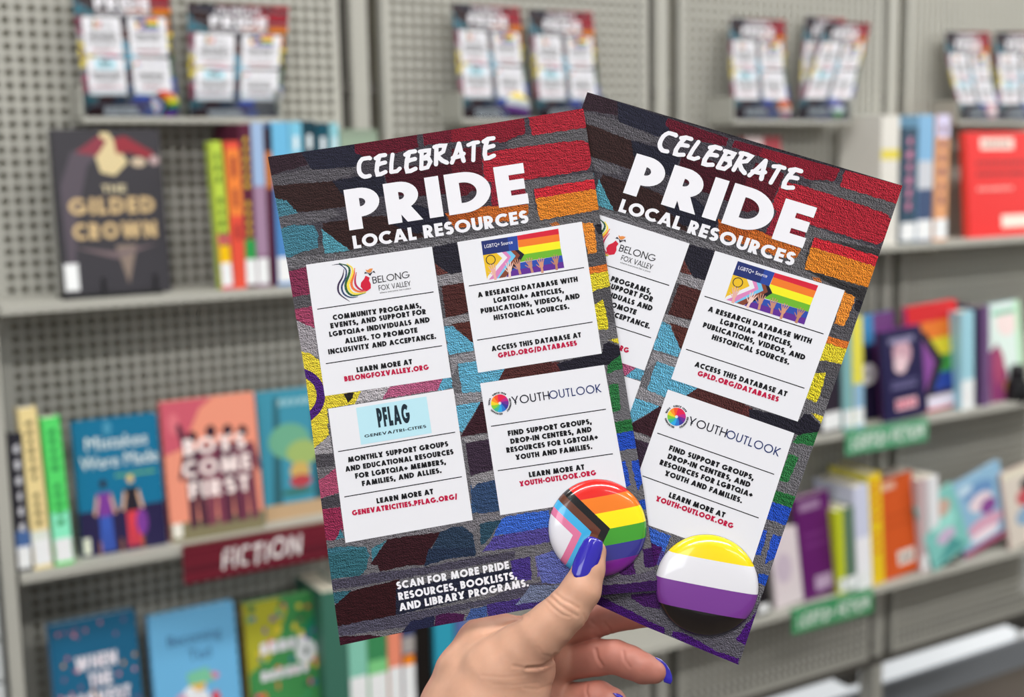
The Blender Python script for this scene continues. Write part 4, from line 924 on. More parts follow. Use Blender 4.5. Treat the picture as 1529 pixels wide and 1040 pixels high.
shelf(-.39, .291, SH[1], 'grey metal upper shelf running out of the left edge of the photo')
# end column and slatted cabinet at the lower left
c = empty('end_column', (.275, 1.87, 0)); tag(c, 'flat grey metal end column left of the middle shelf books', 'column')
mb = MB(); mb.box((-.005, 0, 0), (.014, .014, SH[1] - .02)); bevel(mb.build('column_body', STEEL, c), .001)
mb = MB(); mb.box((-.003, .014, 0), (.012, .05, SH[1] - .02)); mb.build('column_return', DARK, c)
c = empty('drawer_cabinet', (.13, 1.89, 0)); tag(c, 'white slatted cabinet front at the lower left corner, beside the grey column', 'cabinet')
z = .05
mb = MB(); mb.box((-.2, .02, 0), (.135, .11, 1.13)); mb.build('cabinet_body', mat('gap_grey', '#77797a', rough=.7), c)
while z < 1.1:
    mb = MB(); mb.box((-.2, 0, z), (.135, .02, z + .058)); bevel(mb.build('slat', mat('cabinet_white', '#dfe3e5', rough=.5), c), .002); z += .064

# ------------------------------------------------------------------ leaflet holders with flyers
PLAS = bpy.data.materials.new('clear_plastic'); PLAS.use_nodes = True
nt = PLAS.node_tree; nt.nodes.clear(); out = nt.nodes.new('ShaderNodeOutputMaterial'); mx = nt.nodes.new('ShaderNodeMixShader'); fr = nt.nodes.new('ShaderNodeLayerWeight'); fr.inputs[0].default_value = .1
tr = nt.nodes.new('ShaderNodeBsdfTransparent'); tr.inputs[0].default_value = (.86, .89, .9, 1); gl = nt.nodes.new('ShaderNodeBsdfGlossy'); gl.inputs['Roughness'].default_value = .3
nt.links.new(fr.outputs['Fresnel'], mx.inputs[0]); nt.links.new(tr.outputs[0], mx.inputs[1]); nt.links.new(gl.outputs[0], mx.inputs[2]); nt.links.new(mx.outputs[0], out.inputs[0])
YH = D - .075
def holder(pxl, pxr, label):
    a = up_y(pxl, 181, YH); b = up_y(pxr, 181, YH); z0 = EYE + .0815; r = empty('leaflet_holder', ((a[0] + b[0]) / 2, YH, z0)); tag(r, label, 'leaflet holder', 'clear leaflet holders on the panels'); w_ = (b[0] - a[0]) / 2
    mb = MB(); mb.box((-w_, 0, -.005), (w_, D - YH - .002, .004)); bevel(mb.build('tray', STEEL, r), .001)
    mb = MB(); mb.box((-w_, 0, .004), (w_, .0015, .045)); mb.build('front_window', PLAS, r)
    for s in (-1, 1):
        mb = MB(); mb.box((s * w_ - .002, 0, .004), (s * w_ + .002, D - YH - .002, .05)); mb.build('side_plate', STEEL, r)
    return r
hs = [(124, 420, 'clear holder at the top left, with two flyers, left one with a rainbow button'), (690, 909, 'clear holder at top centre above the left held flyer, with two flyers'), (1095, 1271, 'clear holder at top right with one upright and one slanting pair of flyers'), (1430, 1570, 'clear holder at the right edge above the red book')]
for a, b, l in hs: holder(a, b, l)
def leaf(quad, yb, yt, label, bend=0.0, nm='flyer'):
    """small flyer standing in a holder: quad TL TR BR BL in the photo, bottom at depth yb, top at yt"""
    TL, TR, BR, BL = quad; H = solve_h(CARD_Q, quad)
    p0, p1, p2 = up_y(*TL, yt), up_y(*TR, yt), up_y(*BL, yb)
    pl = plane_from(p0, p1, p2)
    pl2 = lambda x, y, l=0: pl(x, y, l * 3)
    def wp(x, y):
        u, v = ap_h(H_UV, x, y); x, y = ap_h(H, x, y); return (x + bend * (1 - v / 1.5455) * (v / 1.5455) * 4, y)
    edge = [(TL[0] + (TR[0] - TL[0]) * t, TL[1] + (TR[1] - TL[1]) * t) for t in (0, .5)]
    def side(a, b): return [(a[0] + (b[0] - a[0]) * t + bend * 4 * t * (1 - t), a[1] + (b[1] - a[1]) * t) for t in (0, .17, .34, .5, .66, .83)]
    outl = edge + side(TR, BR) + [BR] + side(BL, TL)[0:1] + side(BL, TL)[1:]
    flyer(nm, label, (pl2, wp), outl, pl2((BL[0] + BR[0]) / 2, BL[1]), 'small flyers in the holders', detail=False); return pl2
yb, yt = YH + .012, YH + .045
small = [((105, -25), (251, -22), (268, 181), (130, 181), 'upright small flyer in the top left holder, rainbow button at its foot', 0, (247, 156, 20, 'P')),
 ((279, 4), (432, 10), (418, 181), (284, 181), 'small flyer in the top left holder, right of the one with the rainbow button', 0, None),
 ((674, 4), (776, 11), (793, 182), (690, 182), 'left small flyer in the top centre holder, with a yellow and white button', 0, (773, 160, 21, 'N')),
 ((788, 14), (885, 18), (899, 182), (803, 182), 'right small flyer in the top centre holder, without any button', 0, None),
 ((1090, 26), (1173, 30), (1184, 180), (1097, 180), 'upright small flyer in the top right holder, orange-white button at its foot', -4, (1171, 162, 13, 'O')),
 ((1202, 24), (1262, 28), (1246, 180), (1190, 180), 'small flyer hidden behind the slanting one in the top right holder', 0, None),
 ((1233, 33), (1300, 35), (1266, 180), (1187, 180), 'slanting front small flyer in the top right holder, green-white button at its foot', 0, (1250, 163, 13, 'G')),
 ((1411, 47), (1478, 48), (1500, 179), (1440, 179), 'small curved flyer in the right-edge holder, pink-white button at its foot', -7, (1480, 166, 11, 'K')),
 ((1485, 48), (1560, 48), (1560, 179), (1492, 179), 'small flyer cut off by the right edge, above the red book', 0, None)]
def two(name, kind): return button_mat(name, kind, 0)
BM = {'P': PROG, 'N': NB, 'O': two('orange_white_flag', [(None, '#d9502a'), (-12, '#ee9a6a'), (10, '#f3f0f0'), (30, '#d987a0')]), 'G': two('green_white_flag', [(None, '#6a5aa8'), (-20, '#e9eaf0'), (25, '#4f9a4a')]), 'K': two('pink_white_flag', [(None, '#f0a8b0'), (0, '#f4dcdc'), (30, '#e28f9c')])}
for k, q in enumerate(small):
    o_ = -.004 if 'front' in q[4] else .002
    pl = leaf(q[:4], yb + o_ + (.006 if 'hidden' in q[4] else 0), yt + o_ + (.012 if 'hidden' in q[4] else 0), q[4], q[5])
    if q[6]:
        x, y, r, kind = q[6]; P = pl(x, y, 30); dpt = np.linalg.norm(P - CAM) * .99
        button('small round button at the foot of the ' + q[4].split(',')[0].replace('small flyer', 'flyer'), P, r * dpt / F_PX, .0035, pl.n if hasattr(pl, 'n') else (0, -1, .1), (0, 0, 1), BM[kind], 'small buttons on the flyers in the holders')

# ------------------------------------------------------------------ books
COVER = mat('book_cover', attr=True, rough=.42, spec=.3)
PAGES = mat('book_pages', '#e9e2d0', rough=.9, noise=.06, nscale=300)
LABELM = mat('spine_label', '#eef0f2', rough=.5)
def book(name, label, x, y, z, w_, h, th, face_col, spine_col=None, lean=0.0, yaw=0.0, facing='cover', group=None, sticker=None, side_col=None, roll=0.0):
    """book standing on its foot at (x,y,z): origin = front lower left corner.
    facing 'cover': w_ is the cover's width, th goes back; facing 'spine': w_ is the spine thickness and th the cover's width"""
    M = Matrix.Rotation(math.radians(yaw), 3, 'Z') @ Matrix.Rotation(math.radians(-roll), 3, 'Y') @ Matrix.Rotation(math.radians(-lean), 3, 'X')
    r = empty(name, (x, y, z), M); tag(r, label, 'book', group)
    fc = lin(face_col); sc = lin(spine_col or face_col); kc = lin(side_col or face_col); ct = .0016; mb = MB()
    if facing == 'cover':
        mb.box((0, 0, 0), (w_, ct, h), fc); mb.box((0, th - ct, 0), (w_, th, h), kc); mb.box((0, ct, 0), (ct, th - ct, h), sc)
        pg = MB(); pg.box((ct, ct, .003), (w_ - .003, th - ct, h - .003))
    else:
        mb.box((0, 0, 0), (w_, ct, h), sc); mb.box((0, ct, 0), (ct, th, h), kc); mb.box((w_ - ct, ct, 0), (w_, th, h), kc)
        pg = MB(); pg.box((ct, ct, .003), (w_ - ct, th - .003, h - .003))
    bevel(mb.build('cover', COVER, r), .0005, 1); pg.build('page_block', PAGES, r)
    return r
class Art:
    """flat print on a book's front: coordinates 0..1 across, 0..1 up"""
    def __init__(s, r, w_, h, y=-.0002): s.r = r; s.w = w_; s.h = h; s.mb = MB(); s.l = y; s.k = 0
    def P(s, x, y, l=0): return (x * s.w, s.l - s.k * 1.5e-5 - l * 1e-5, y * s.h)
    def poly(s, pts, col): s.k += 1; s.mb.face([s.P(*p) for p in pts], lin(col))
    def rect(s, x0, y0, x1, y1, col): s.poly([(x0, y0), (x1, y0), (x1, y1), (x0, y1)], col)
    def ell(s, x, y, a, b, col, n=16): s.poly([(x + a * math.cos(2 * math.pi * i / n), y + b * math.sin(2 * math.pi * i / n)) for i in range(n)], col)
    def text(s, t, x0, x1, y, cap, col, style='bold', wt=.2, sl=0): s.k += 1; put_text(s.mb, lambda a, b, l: s.P(a, b, l), t, (x0, y), (x1, y + sl), (0, cap), lin(col), 0, 0, style, wt, .14)
    def marks(s, n, x0, x1, y, cap, col):
        rg = random.Random(n); st = (x1 - x0) / n
        for i in range(n):
            a = x0 + i * st; s.poly([(a, y), (a + st * rg.uniform(.6, .85), y), (a + st * .75, y + cap), (a + st * .08, y + cap * rg.uniform(.8, 1))], col)
    def vtext(s, t, y0, y1, x, wd, col, wt=.2):
        """words running down a spine"""
        s.k += 1; rg = random.Random(t + str(wd)); n = len(t); st = (y1 - y0) / n   # blurred beyond reading in the photo: short strokes only
        for i in range(n):
            if t[i] == ' ': continue
            b = y1 - i * st; hw = wd * rg.uniform(.34, .5); s.poly([(x - hw, b - st * rg.uniform(.62, .85)), (x + hw, b - st * .7), (x + hw, b - st * .1), (x - hw, b - st * rg.uniform(.1, .3))], col)
    def person(s, x, y, h, top, skin, legs, hair):
        s.ell(x, y + h * .9, h * .075, h * .075 * s.w / s.h * 1.2, hair, 10); s.poly([(x - h * .13, y + h * .45), (x + h * .13, y + h * .45), (x + h * .15, y + h * .78), (x - h * .15, y + h * .78)], top)
        s.poly([(x - h * .13, y), (x - h * .02, y), (x, y + h * .35), (x + h * .03, y), (x + h * .14, y), (x + h * .13, y + h * .47), (x - h * .13, y + h * .47)], legs)
        s.poly([(x - h * .15, y + h * .76), (x - h * .24, y + h * .5), (x - h * .18, y + h * .48), (x - h * .11, y + h * .7)], skin); s.poly([(x + h * .15, y + h * .76), (x + h * .24, y + h * .5), (x + h * .18, y + h * .48), (x + h * .11, y + h * .7)], skin)
    def done(s, name='cover_print'): s.mb.build(name, COVER, s.r)
def place(lv, BL, BR, top, Y=None):
    """real position and size from the foot of the book on its shelf"""
    z = SH[lv]; a = up_z(*BL, z) if Y is None else up_y(*BL, Y)
    y = min(max(a[1], LIP + .004), D - .03); a = up_y(*BL, y); a[2] = z; b = up_y(*BR, y)
    t = up_y(top[0], top[1], y); return a[0], y, z, b[0] - a[0], t[2] - z
def spine(lv, xl, xr, yb, ytop, col, label, words=None, wcol='#222222', tag_=True, deep=.12, Y=LIP + .012, sticker=None, band=None, side=None, wt=.2, group='spine-out books', lean=0, roll=0):
    """xl, xr: edges of the spine at its foot"""
    x, y, z, w_, _ = place(lv, (xl, yb), (xr, yb), (xl, ytop), Y); h = up_y((xl + xr) / 2 - (yb - ytop) * .06, ytop, y)[2] - z; w_ *= .97
    r = book('book', label, x, y, z, w_, h, min(deep, D - y - .006), col, col, lean, facing='spine', group=group, side_col=side, roll=roll)
    A = Art(r, w_, h)
    if band:
        for y0, y1, c in band: A.rect(0, y0, 1, y1, c)
    if words: A.vtext(words, .26, .93, .5, .4, wcol, wt)
    if sticker: A.rect(.06, .17, .94, .30, sticker)
    A.done('spine_print')
    if tag_:
        mb = MB(); mb.box((.001, -.0007, .006), (w_ - .001, -.0003, h * .155 + .006)); mb.build('spine_label', LABELM, r)
    return r, w_, h
def cover(lv, BL, BR, top, th, col, label, lean=7, Y=None, spine_col=None, side=None, group='books shown cover-out', fit=1.0, roll=0):
    x, y, z, w_, h = place(lv, BL, BR, top, Y); h *= fit
    h /= math.cos(math.radians(lean)); th = min(th, D - y - .01 - h * math.sin(math.radians(lean))) if D - y - .01 - h * math.sin(math.radians(lean)) > .006 else th
    r = book('book', label, x, y, z + th * math.sin(math.radians(lean)) * 0, w_, h, th, col, spine_col, lean, group=group, side_col=side, roll=roll)
    return r, w_, h, Art(r, w_, h)

# -- upper shelf, left: dark novel on a wire stand
r, w_, h, A = cover(1, (96, 424), (256, 418), (76, 188), .022, '#3c3a40', 'dark grey novel with gold title lettering on the upper shelf at the far left', Y=LIP + .05, lean=5, spine_col='#26252c', fit=.985)
A.poly([(.04, .66), (.16, .86), (.4, .93), (.5, .9), (.3, .78), (.18, .5), (.12, .2), (.06, .05)], '#58505a')
A.poly([(.38, .84), (.44, .98), (.52, .98), (.68, .8), (.55, .72), (.42, .74)], '#d9c79a'); A.poly([(.2, .86), (.42, .96), (.5, .93), (.4, .84)], '#8a3a48'); A.poly([(.56, .94), (.66, .96), (.92, .86), (.95, .8), (.7, .86), (.58, .85)], '#93303c')
A.ell(.78, .8, .07, .03, '#cbb8a0'); A.ell(.93, .81, .05, .03, '#b8a0a0'); A.poly([(.5, .3), (.7, .3), (.6, .06)], '#8a7a70'); A.poly([(.1, .3), (.5, .22), (.9, .3), (.5, .26)], '#76666a')
A.text('THE', .42, .64, .62, .045, '#d8cba6'); A.text('GILDED', .1, .9, .49, .1, '#cdb184', wt=.26); A.text('CROWN', .12, .9, .34, .1, '#cdb184', wt=.26); A.done()
mb = MB(); mb.box((.002, -.0008, .01), (.022, -.0003, .05)); mb.build('corner_label', LABELM, r)
bx, by, bz, bw, _ = place(1, (88, 428), (250, 424), (88, 300), LIP + .04)
st = empty('book_stand', (bx, by - .02, bz)); tag(st, 'black wire book stand under the dark grey gold-lettered novel', 'book stand'); BK = mat('black_wire', '#121215', rough=.4)
mb = MB(); mb.box((0, 0, 0), (bw * .92, .004, .006)); mb.box((0, .03, 0), (bw * .92, .034, .004))
for q in (.02, .9): mb.box((bw * q, 0, 0), (bw * q + .004, .05, .004))
mb.build('base_frame', BK, st)
for q in (.36, .84): mb = MB(); mb.box((bw * q, -.001, .0), (bw * q + .005, .004, .03)); mb.build('prong', BK, st)
# spines beside it
spine(1, 331, 349, 419, 211, '#b9d04a', 'thin lime green spine with a yellow sticker, on the upper shelf', 'THE OTHER', '#3a5a22', band=[(0, .38, '#d8606a')], sticker='#f2c200', deep=.025, roll=2)
spine(1, 350, 371, 421, 211, '#e5533f', 'red and orange spine next to the lime green one', 'RED', '#8a2a30', band=[(.5, .95, '#f0873c')], tag_=False, deep=.04, roll=1)
spine(1, 367, 385, 414, 185, '#5a1f38', 'maroon spine with yellow lettering and green sticker on the upper shelf', 'SUMMER NOTES', '#d9b43a', sticker='#2f9a4c', wt=.3)
spine(1, 385, 403, 414, 183, '#8c6a86', 'glossy lilac and pale blue striped spine on the upper shelf', band=[(.62, 1, '#9db8dc'), (.2, .62, '#a384a0')])
spine(1, 404, 414, 414, 190, '#4c1430', 'thin dark plum spine with an orange top on the upper shelf', band=[(.62, .85, '#c4742c'), (.85, 1, '#2b1220')], tag_=False)
spine(1, 415, 440, 412, 182, '#4d86c4', 'blue spine just left of the left held flyer', band=[(.72, 1, '#6db8e0')])
for (a, b, c, tp, l) in ((441, 460, '#79c3e0', 182, 'light blue spine behind the top edge of the left held flyer'), (461, 480, '#123a48', 180, 'dark teal spine behind the top edge of the left held flyer'), (481, 500, '#0f4a5c', 184, 'petrol blue spine behind the top edge of the left held flyer'), (501, 514, '#8cc8d4', 184, 'pale turquoise spine behind the top edge of the left held flyer')):
    spine(1, a, b, 411, tp, c, l, 'STORY', '#dfe9ee')
r, w_, h = spine(1, 515, 572, 410, 193, '#8a9a88', 'wide grey-green patterned spine beside the first upright', band=[(.6, .95, '#93a692'), (.66, .74, '#efe4dc')])
# -- upper shelf, right
r, w_, h, A = cover(1, (1118, 352), (1172, 350), (1110, 204), .02, '#a23a44', 'small red and white book peeking above the right held flyer', Y=D - .06, lean=4, spine_col='#a23a44'); A.rect(0, .9, .5, 1, '#d8c4c4'); A.done()
spine(1, 1313, 1340, 352, 172, '#dcd9d2', 'thick white spine at the right end of the third bay', band=[(.66, .74, '#e0cf52')], tag_=False)
spine(1, 1344, 1367, 351, 190, '#2f4a60', 'dark blue spine with pink lettering on the upper shelf at right', 'WINTER', '#c57a9a')
spine(1, 1368, 1391, 351, 171, '#7fb0d6', 'light blue and navy spine on the upper shelf at right', band=[(0, .45, '#3c4f74'), (.42, .64, '#c9ccd4')])
spine(1, 1394, 1414, 351, 171, '#e0a071', 'orange and white lettered spine on the upper shelf at right', 'AUTUMN', '#7a4a5a', band=[(.82, 1, '#d4cdea')])
r, w_, h, A = cover(1, (1448, 345), (1560, 338), (1455, 196), .018, '#e01717', 'bright red book with white labels at the right edge', Y=LIP + .03, lean=5, spine_col='#e8483c')
A.rect(.18, .83, .62, .94, '#f3d6cc'); A.marks(7, .22, .58, .865, .04, '#6a5048'); A.marks(14, .12, .85, .68, .045, '#8e1216'); A.marks(11, .12, .8, .58, .045, '#8e1216'); A.marks(8, .12, .6, .44, .035, '#f0a8a0'); A.rect(.42, .08, .95, .2, '#efe0d4'); A.done()

# -- middle shelf, left
spine(2, 27, 49, 846, 645, '#2b2a33', 'thin dark spine with white letters at the far left of the middle shelf', 'BRIDGE', '#c9c9d0', band=[(.14, .3, '#4a6aa0')], deep=.02)
spine(2, 52, 80, 846, 608, '#ecd79a', 'cream yellow spine on the middle shelf', 'LETTERS HOME', '#7a6a4a', band=[(.15, .24, '#dfe6dc')], deep=.03, roll=1.7)
spine(2, 84, 112, 843, 622, '#58dc6e', 'bright green spine on the middle shelf', 'GREEN YEARS', '#2c8a48', band=[(.15, .36, '#8ff0c8')], deep=.03, roll=1.7)
r, w_, h, A = cover(2, (124, 832), (250, 812), (108, 634), .016, '#0f6f97', 'teal blue book with white script title and two seated figures', Y=LIP + .03, lean=5, spine_col='#0c5578', fit=1.0)
A.rect(0, 0, 1, .33, '#262048'); A.text('Mistakes', .14, .86, .78, .1, '#ecf2ee', 'font'); A.text('Were Made', .06, .97, .64, .1, '#ecf2ee', 'font')
A.marks(13, .45, .93, .56, .02, '#7ac06a'); A.person(.3, .02, .56, '#7a3a96', '#dba890', '#3a5ab4', '#2b1a2a'); A.person(.62, .03, .56, '#241f2a', '#e6b89a', '#d8404c', '#e2c07c'); A.ell(.72, .2, .07, .1, '#7a3a96'); A.rect(.02, .02, .1, .14, '#dfe2d0'); A.ell(.4, .93, .05, .05, '#4a94b4')
for q in (.2, .45, .7): A.rect(q, 0, q + .03, .1, '#8a5a3a')
A.done()
r, w_, h, A = cover(2, (257, 812), (396, 786), (232, 606), .018, '#e8937a', 'salmon pink book with four silhouettes and large white title capitals', Y=LIP + .03, lean=6, spine_col='#b35a60', fit=1.0)
A.poly([(0, 1), (.55, 1), (.4, .93), (.3, .8), (.2, .66), (0, .62)], '#c8586a'); A.rect(0, 0, 1, .13, '#7d7658'); A.ell(.12, .84, .06, .08, '#d9707c')
for x, hh, c in ((.3, .72, '#4a2438'), (.5, .75, '#7a3a4e'), (.68, .74, '#56283e'), (.84, .72, '#6d3448')):
    A.person(x, .08, hh, c, c, c, '#33192a')
A.poly([(.2, .62), (.14, .82), (.18, .84), (.28, .66)], '#4a2438')
A.text('BOYS', .2, .86, .6, .12, '#f6e6e4', wt=.24); A.text('COME', .17, .9, .445, .12, '#f6e6e4', wt=.24); A.text('FIRST', .22, .87, .29, .12, '#f6e6e4', wt=.24); A.rect(.02, .03, .12, .13, '#e6e2d8'); A.done()
r, w_, h, A = cover(2, (397, 774), (520, 752), (386, 590), .016, '#3d8fa8', 'blue painted-forest book on the middle shelf, partly behind the left held flyer', Y=LIP + .055, lean=6, spine_col='#5aa0c8')
A.rect(0, 0, 1, .12, '#b79a78'); A.poly([(.1, .12), (.2, .95), (.26, .95), (.22, .12)], '#2c5f6c'); A.poly([(.6, .12), (.66, .98), (.72, .98), (.72, .12)], '#24505e'); A.ell(.35, .6, .25, .14, '#6aa88a'); A.ell(.5, .5, .2, .1, '#9cb46a'); A.ell(.45, .36, .12, .07, '#c9a860'); A.ell(.45, .28, .13, .05, '#b2404a'); A.ell(.4, .2, .2, .03, '#38706a'); A.marks(8, .25, .9, .88, .05, '#9cc6cf'); A.done()
# wooden-look red sign and the green signs hung on the shelf lips
def sign(lv, xl, xr, ymid, words, col, wcol, label, mtl_d=.0, hpx=44, sub=None, style='brush', tall=.058):
    z = SH[lv]; a = up_y(xl, ymid, LIP - .006); b = up_y(xr, ymid, LIP - .006); ww = b[0] - a[0]; r = empty('shelf_sign', (a[0], LIP - .006, z - tall + .001)); tag(r, label, 'sign')
    mb = MB(); mb.box((0, 0, 0), (ww, .0012, tall), lin(col)); mb.box((0, .0012, tall - .002), (ww, .012, tall), lin(col)); mb.build('sign_plate', mat('sign_gloss', attr=True, rough=.2, coat=.5), r)
    A = Art(r, ww, tall)
    rg = random.Random(9)
    for k in range(8): y = rg.uniform(.05, .95); A.poly([(0, y), (1, y + rg.uniform(-.1, .1)), (1, y + .08), (0, y + .1)], sub)
    W, polys = text_polys(words, .17, .17, .16, True); A.k += 3
    for q in polys: A.mb.face([A.P(mtl_d + (1 - 2 * mtl_d) * x / W, .22 + .56 * y, (hash(q[0]) % 23) * .12) for x, y in q], lin(wcol))
    A.done('sign_lettering'); return r
sign(2, 272, 500, 820, 'FICTION', '#5c1426', '#ece6e6', 'dark red sign with white brush lettering FICTION on the middle shelf lip', .24, sub='#6d1c2c', tall=.060)
sign(2, 1263, 1385, 655, 'LGBTQ+ FICTION', '#4f9a72', '#f2f6f2', 'green sign with white lettering on the middle shelf lip at right', .06, sub='#5aa57c', tall=.052)
sign(3, 1183, 1303, 920, 'LGBTQ+ FICTION', '#2f8a55', '#f2f6f2', 'green sign with white lettering on the lowest shelf lip at right', .06, sub='#3a9460', tall=.052)

# -- middle shelf, right
Y2 = LIP + .012
spine(2, 1228, 1257, 634, 480, '#2a2230', 'dark spine beside the right edge of the right held flyer, middle shelf', tag_=True, roll=3)
spine(2, 1260, 1274, 633, 480, '#7fb0b4', 'thin grey-blue spine on the middle shelf at right', roll=3)
spine(2, 1275, 1291, 632, 474, '#e5dc52', 'thin yellow spine on the middle shelf at right', band=[(0, .4, '#8fb6d4')], roll=3)
r, w_, h, A = cover(2, (1290, 632), (1342, 624), (1278, 474), .01, '#241c3c', 'navy book with large white capitals DE, middle shelf at right', Y=Y2 + .042, lean=3, spine_col='#3a7ab8', side='#3a7ab8', roll=3)
A.rect(0, .72, 1, 1, '#3d86bd'); A.rect(.4, .55, 1, 1, '#6b3a78'); A.text('DE', .05, .75, .34, .2, '#e9e6ee', wt=.3); A.done()
r, w_, h, A = cover(2, (1322, 620), (1384, 611), (1308, 498), .012, '#1d1746', 'small navy book with a pale pink figure and a red and white label', Y=Y2 + .002, lean=4, spine_col='#15103a', side='#8a3a94', roll=3)
A.ell(.5, .72, .22, .16, '#c9a0ae'); A.ell(.45, .6, .16, .1, '#e2c4cc'); A.rect(.2, .84, .8, .9, '#8a86a8'); A.rect(.2, .34, .8, .38, '#6a6690'); A.rect(.2, .4, .85, .43, '#57537e'); A.rect(.28, .1, .78, .22, '#e6b8c4'); A.marks(5, .3, .76, .13, .06, '#c4325a'); A.done()
r, w_, h, A = cover(2, (1364, 614), (1437, 600), (1346, 462), .014, '#d8202a', 'rainbow striped book with dark chevrons on the middle shelf at right', Y=Y2 + .02, lean=4, spine_col='#c03a90', side='#e03a44', roll=3)
for k, c in enumerate(['#2a2140', '#24409a', '#3f9440', '#d8cc30', '#e0772a', '#cf2026']): A.rect(0, .02 + k * .163, 1, .02 + (k + 1) * .163, c)
A.poly([(0, 0), (0, .8), (.2, .75), (.5, .45), (.2, .1)], '#8a4a9a'); A.poly([(.2, .75), (.34, .75), (.68, .45), (.34, .1), (.2, .1), (.5, .45)], '#1d1a22'); A.rect(.3, .02, .98, .14, '#dcd6e6'); A.done()
spine(2, 1436, 1455, 606, 466, '#9fd0e0', 'pale aqua spine next to the rainbow striped book', band=[(.0, .3, '#eef4f6')], roll=3)
spine(2, 1466, 1478, 595, 458, '#6d4f7c', 'thin muted purple spine on the middle shelf at right', tag_=False, side='#4c3560', roll=3)
r, w_, h, A = cover(2, (1480, 590), (1532, 582), (1462, 460), .014, '#dff0ea', 'pale mint and pink illustrated book near the right edge, middle shelf', Y=Y2 + .015, lean=5, spine_col='#a47aa8', side='#a0d8e8', roll=3)
A.poly([(0, 0), (0, .5), (.3, .6), (.5, .3), (.6, 0)], '#8a3a6e'); A.ell(.3, .35, .16, .2, '#a8486e'); A.ell(.6, .8, .3, .15, '#f3e0de'); A.rect(.2, .88, .9, .93, '#7ac4a8'); A.ell(.5, .12, .1, .08, '#d09a4a'); A.rect(.85, .0, 1, 1, '#bfe8c4'); A.done()
# unidentified black round object at the edge
p = up_y(1524, 588, Y2 - .004); o = empty('black_round_object', (p[0], Y2 + .006, SH[2])); tag(o, 'black rounded object standing on the middle shelf at the right edge', 'desk object')
mb = MB(); N = 20
for (r0, z0), (r1, z1) in zip([(.0, 0), (.028, 0), (.03, .02), (.027, .045), (.018, .05), (.017, .075), (.012, .085)], [(.028, 0), (.03, .02), (.027, .045), (.018, .05), (.017, .075), (.012, .085), (.0, .087)]):
    for k in range(N):
        a0, a1 = 2 * math.pi * k / N, 2 * math.pi * (k + 1) / N; P = [(r0 * math.cos(a0), r0 * math.sin(a0), z0), (r0 * math.cos(a1), r0 * math.sin(a1), z0), (r1 * math.cos(a1), r1 * math.sin(a1), z1), (r1 * math.cos(a0), r1 * math.sin(a0), z1)]
        mb.face([P[0], P[2], P[3]] if r0 == 0 else (P[:3] if r1 == 0 else P))
mb.build('body', mat('black_plastic', '#101014', rough=.35), o, smooth=True)

# -- lowest shelf, left (feet below the picture's edge)
Y3 = LIP + .03
def cover3(xl, xr, ytop, xtop, th, col, label, spine_col=None, side=None, Y=Y3, lean=6, lv=3, gy=1150):
    # foot of the book lies below the frame: take x from the top edge instead
    a = up_y(xtop[0], ytop, Y + .015); b = up_y(xtop[1], ytop, Y + .015); z = SH[lv]; h = (a[2] - z) / math.cos(math.radians(lean))
    r = book('book', label, a[0], Y, z, b[0] - a[0], h, th, col, spine_col, lean, group='books shown cover-out', side_col=side); return r, b[0] - a[0], h, Art(r, b[0] - a[0], h)
r, w_, h, A = cover3(0, 0, 938, (74, 206), .02, '#1c6186', 'dark blue book with small pink flowers and white title, lowest shelf', '#7db6ec', Y=Y3)
rg = random.Random(4)
for k in range(46): x, y = rg.uniform(.05, .95), rg.uniform(.4, .98); A.ell(x, y, .018, .014, rg.choice(['#c46a7c', '#d98a94', '#8a5a7e', '#d9a04a']), 7)
for t, a, b, y in (('WHEN', .26, .74, .70), ('THE', .4, .66, .59), ('HARVEST', .12, .86, .48), ('COMES', .22, .78, .37)): A.text(t, a, b, y, .085, '#ece6ee', wt=.26)
A.rect(.03, .02, .3, .28, '#7a3a56'); A.done()
mb = MB(); mb.box((-.012, .01, h - .02), (-.003, .014, h + .012)); 
r, w_, h, A = cover3(0, 0, 925, (223, 353), .018, '#6cb2de', 'light blue book with dark script title and a colourful little figure, lowest shelf', '#4c8cc0', Y=Y3 + .004)
A.text('Becoming', .2, .82, .78, .075, '#32507e', 'font'); A.text('Ted', .42, .68, .66, .08, '#32507e', 'font'); A.ell(.5, .5, .1, .05, '#e8b84a'); A.ell(.62, .53, .14, .03, '#d87a9a'); A.ell(.4, .44, .08, .05, '#e8eef4'); A.poly([(.4, .45), (.6, .45), (.66, .3), (.36, .3)], '#e6e8ee'); A.ell(.3, .4, .07, .06, '#c8a0c0'); A.ell(.7, .38, .05, .05, '#d8404c'); A.poly([(.44, .3), (.56, .3), (.55, .1), (.45, .1)], '#d8404c'); A.poly([(.38, .58), (.62, .6), (.7, .5), (.4, .5)], '#7ac4a0'); A.done()
r, w_, h, A = cover3(0, 0, 905, (366, 472), .018, '#3f8a4c', 'green book covered in colourful spots with a round white sticker, lowest shelf', '#c8a82e', Y=Y3 + .004)
A.poly([(0, 1), (0, .5), (.35, .6), (.6, .9), (.5, 1)], '#a8a62e'); A.poly([(.6, .62), (1, .85), (1, .5)], '#12805e')
for k in range(60): x, y = rg.uniform(.04, .96), rg.uniform(.2, .98); A.ell(x, y, rg.uniform(.02, .05), rg.uniform(.012, .03), rg.choice(['#6a4a9a', '#d8773a', '#2c6aa0', '#d84a7a', '#1f6a46', '#e0c83a', '#3a9a6a']), 8)
A.marks(5, .18, .84, .62, .08, '#e9e4ee'); A.marks(6, .16, .86, .43, .07, '#e9e4ee'); A.ell(.82, .58, .15, .085, '#dfe2e4'); A.ell(.82, .58, .05, .03, '#8a9294'); A.done()
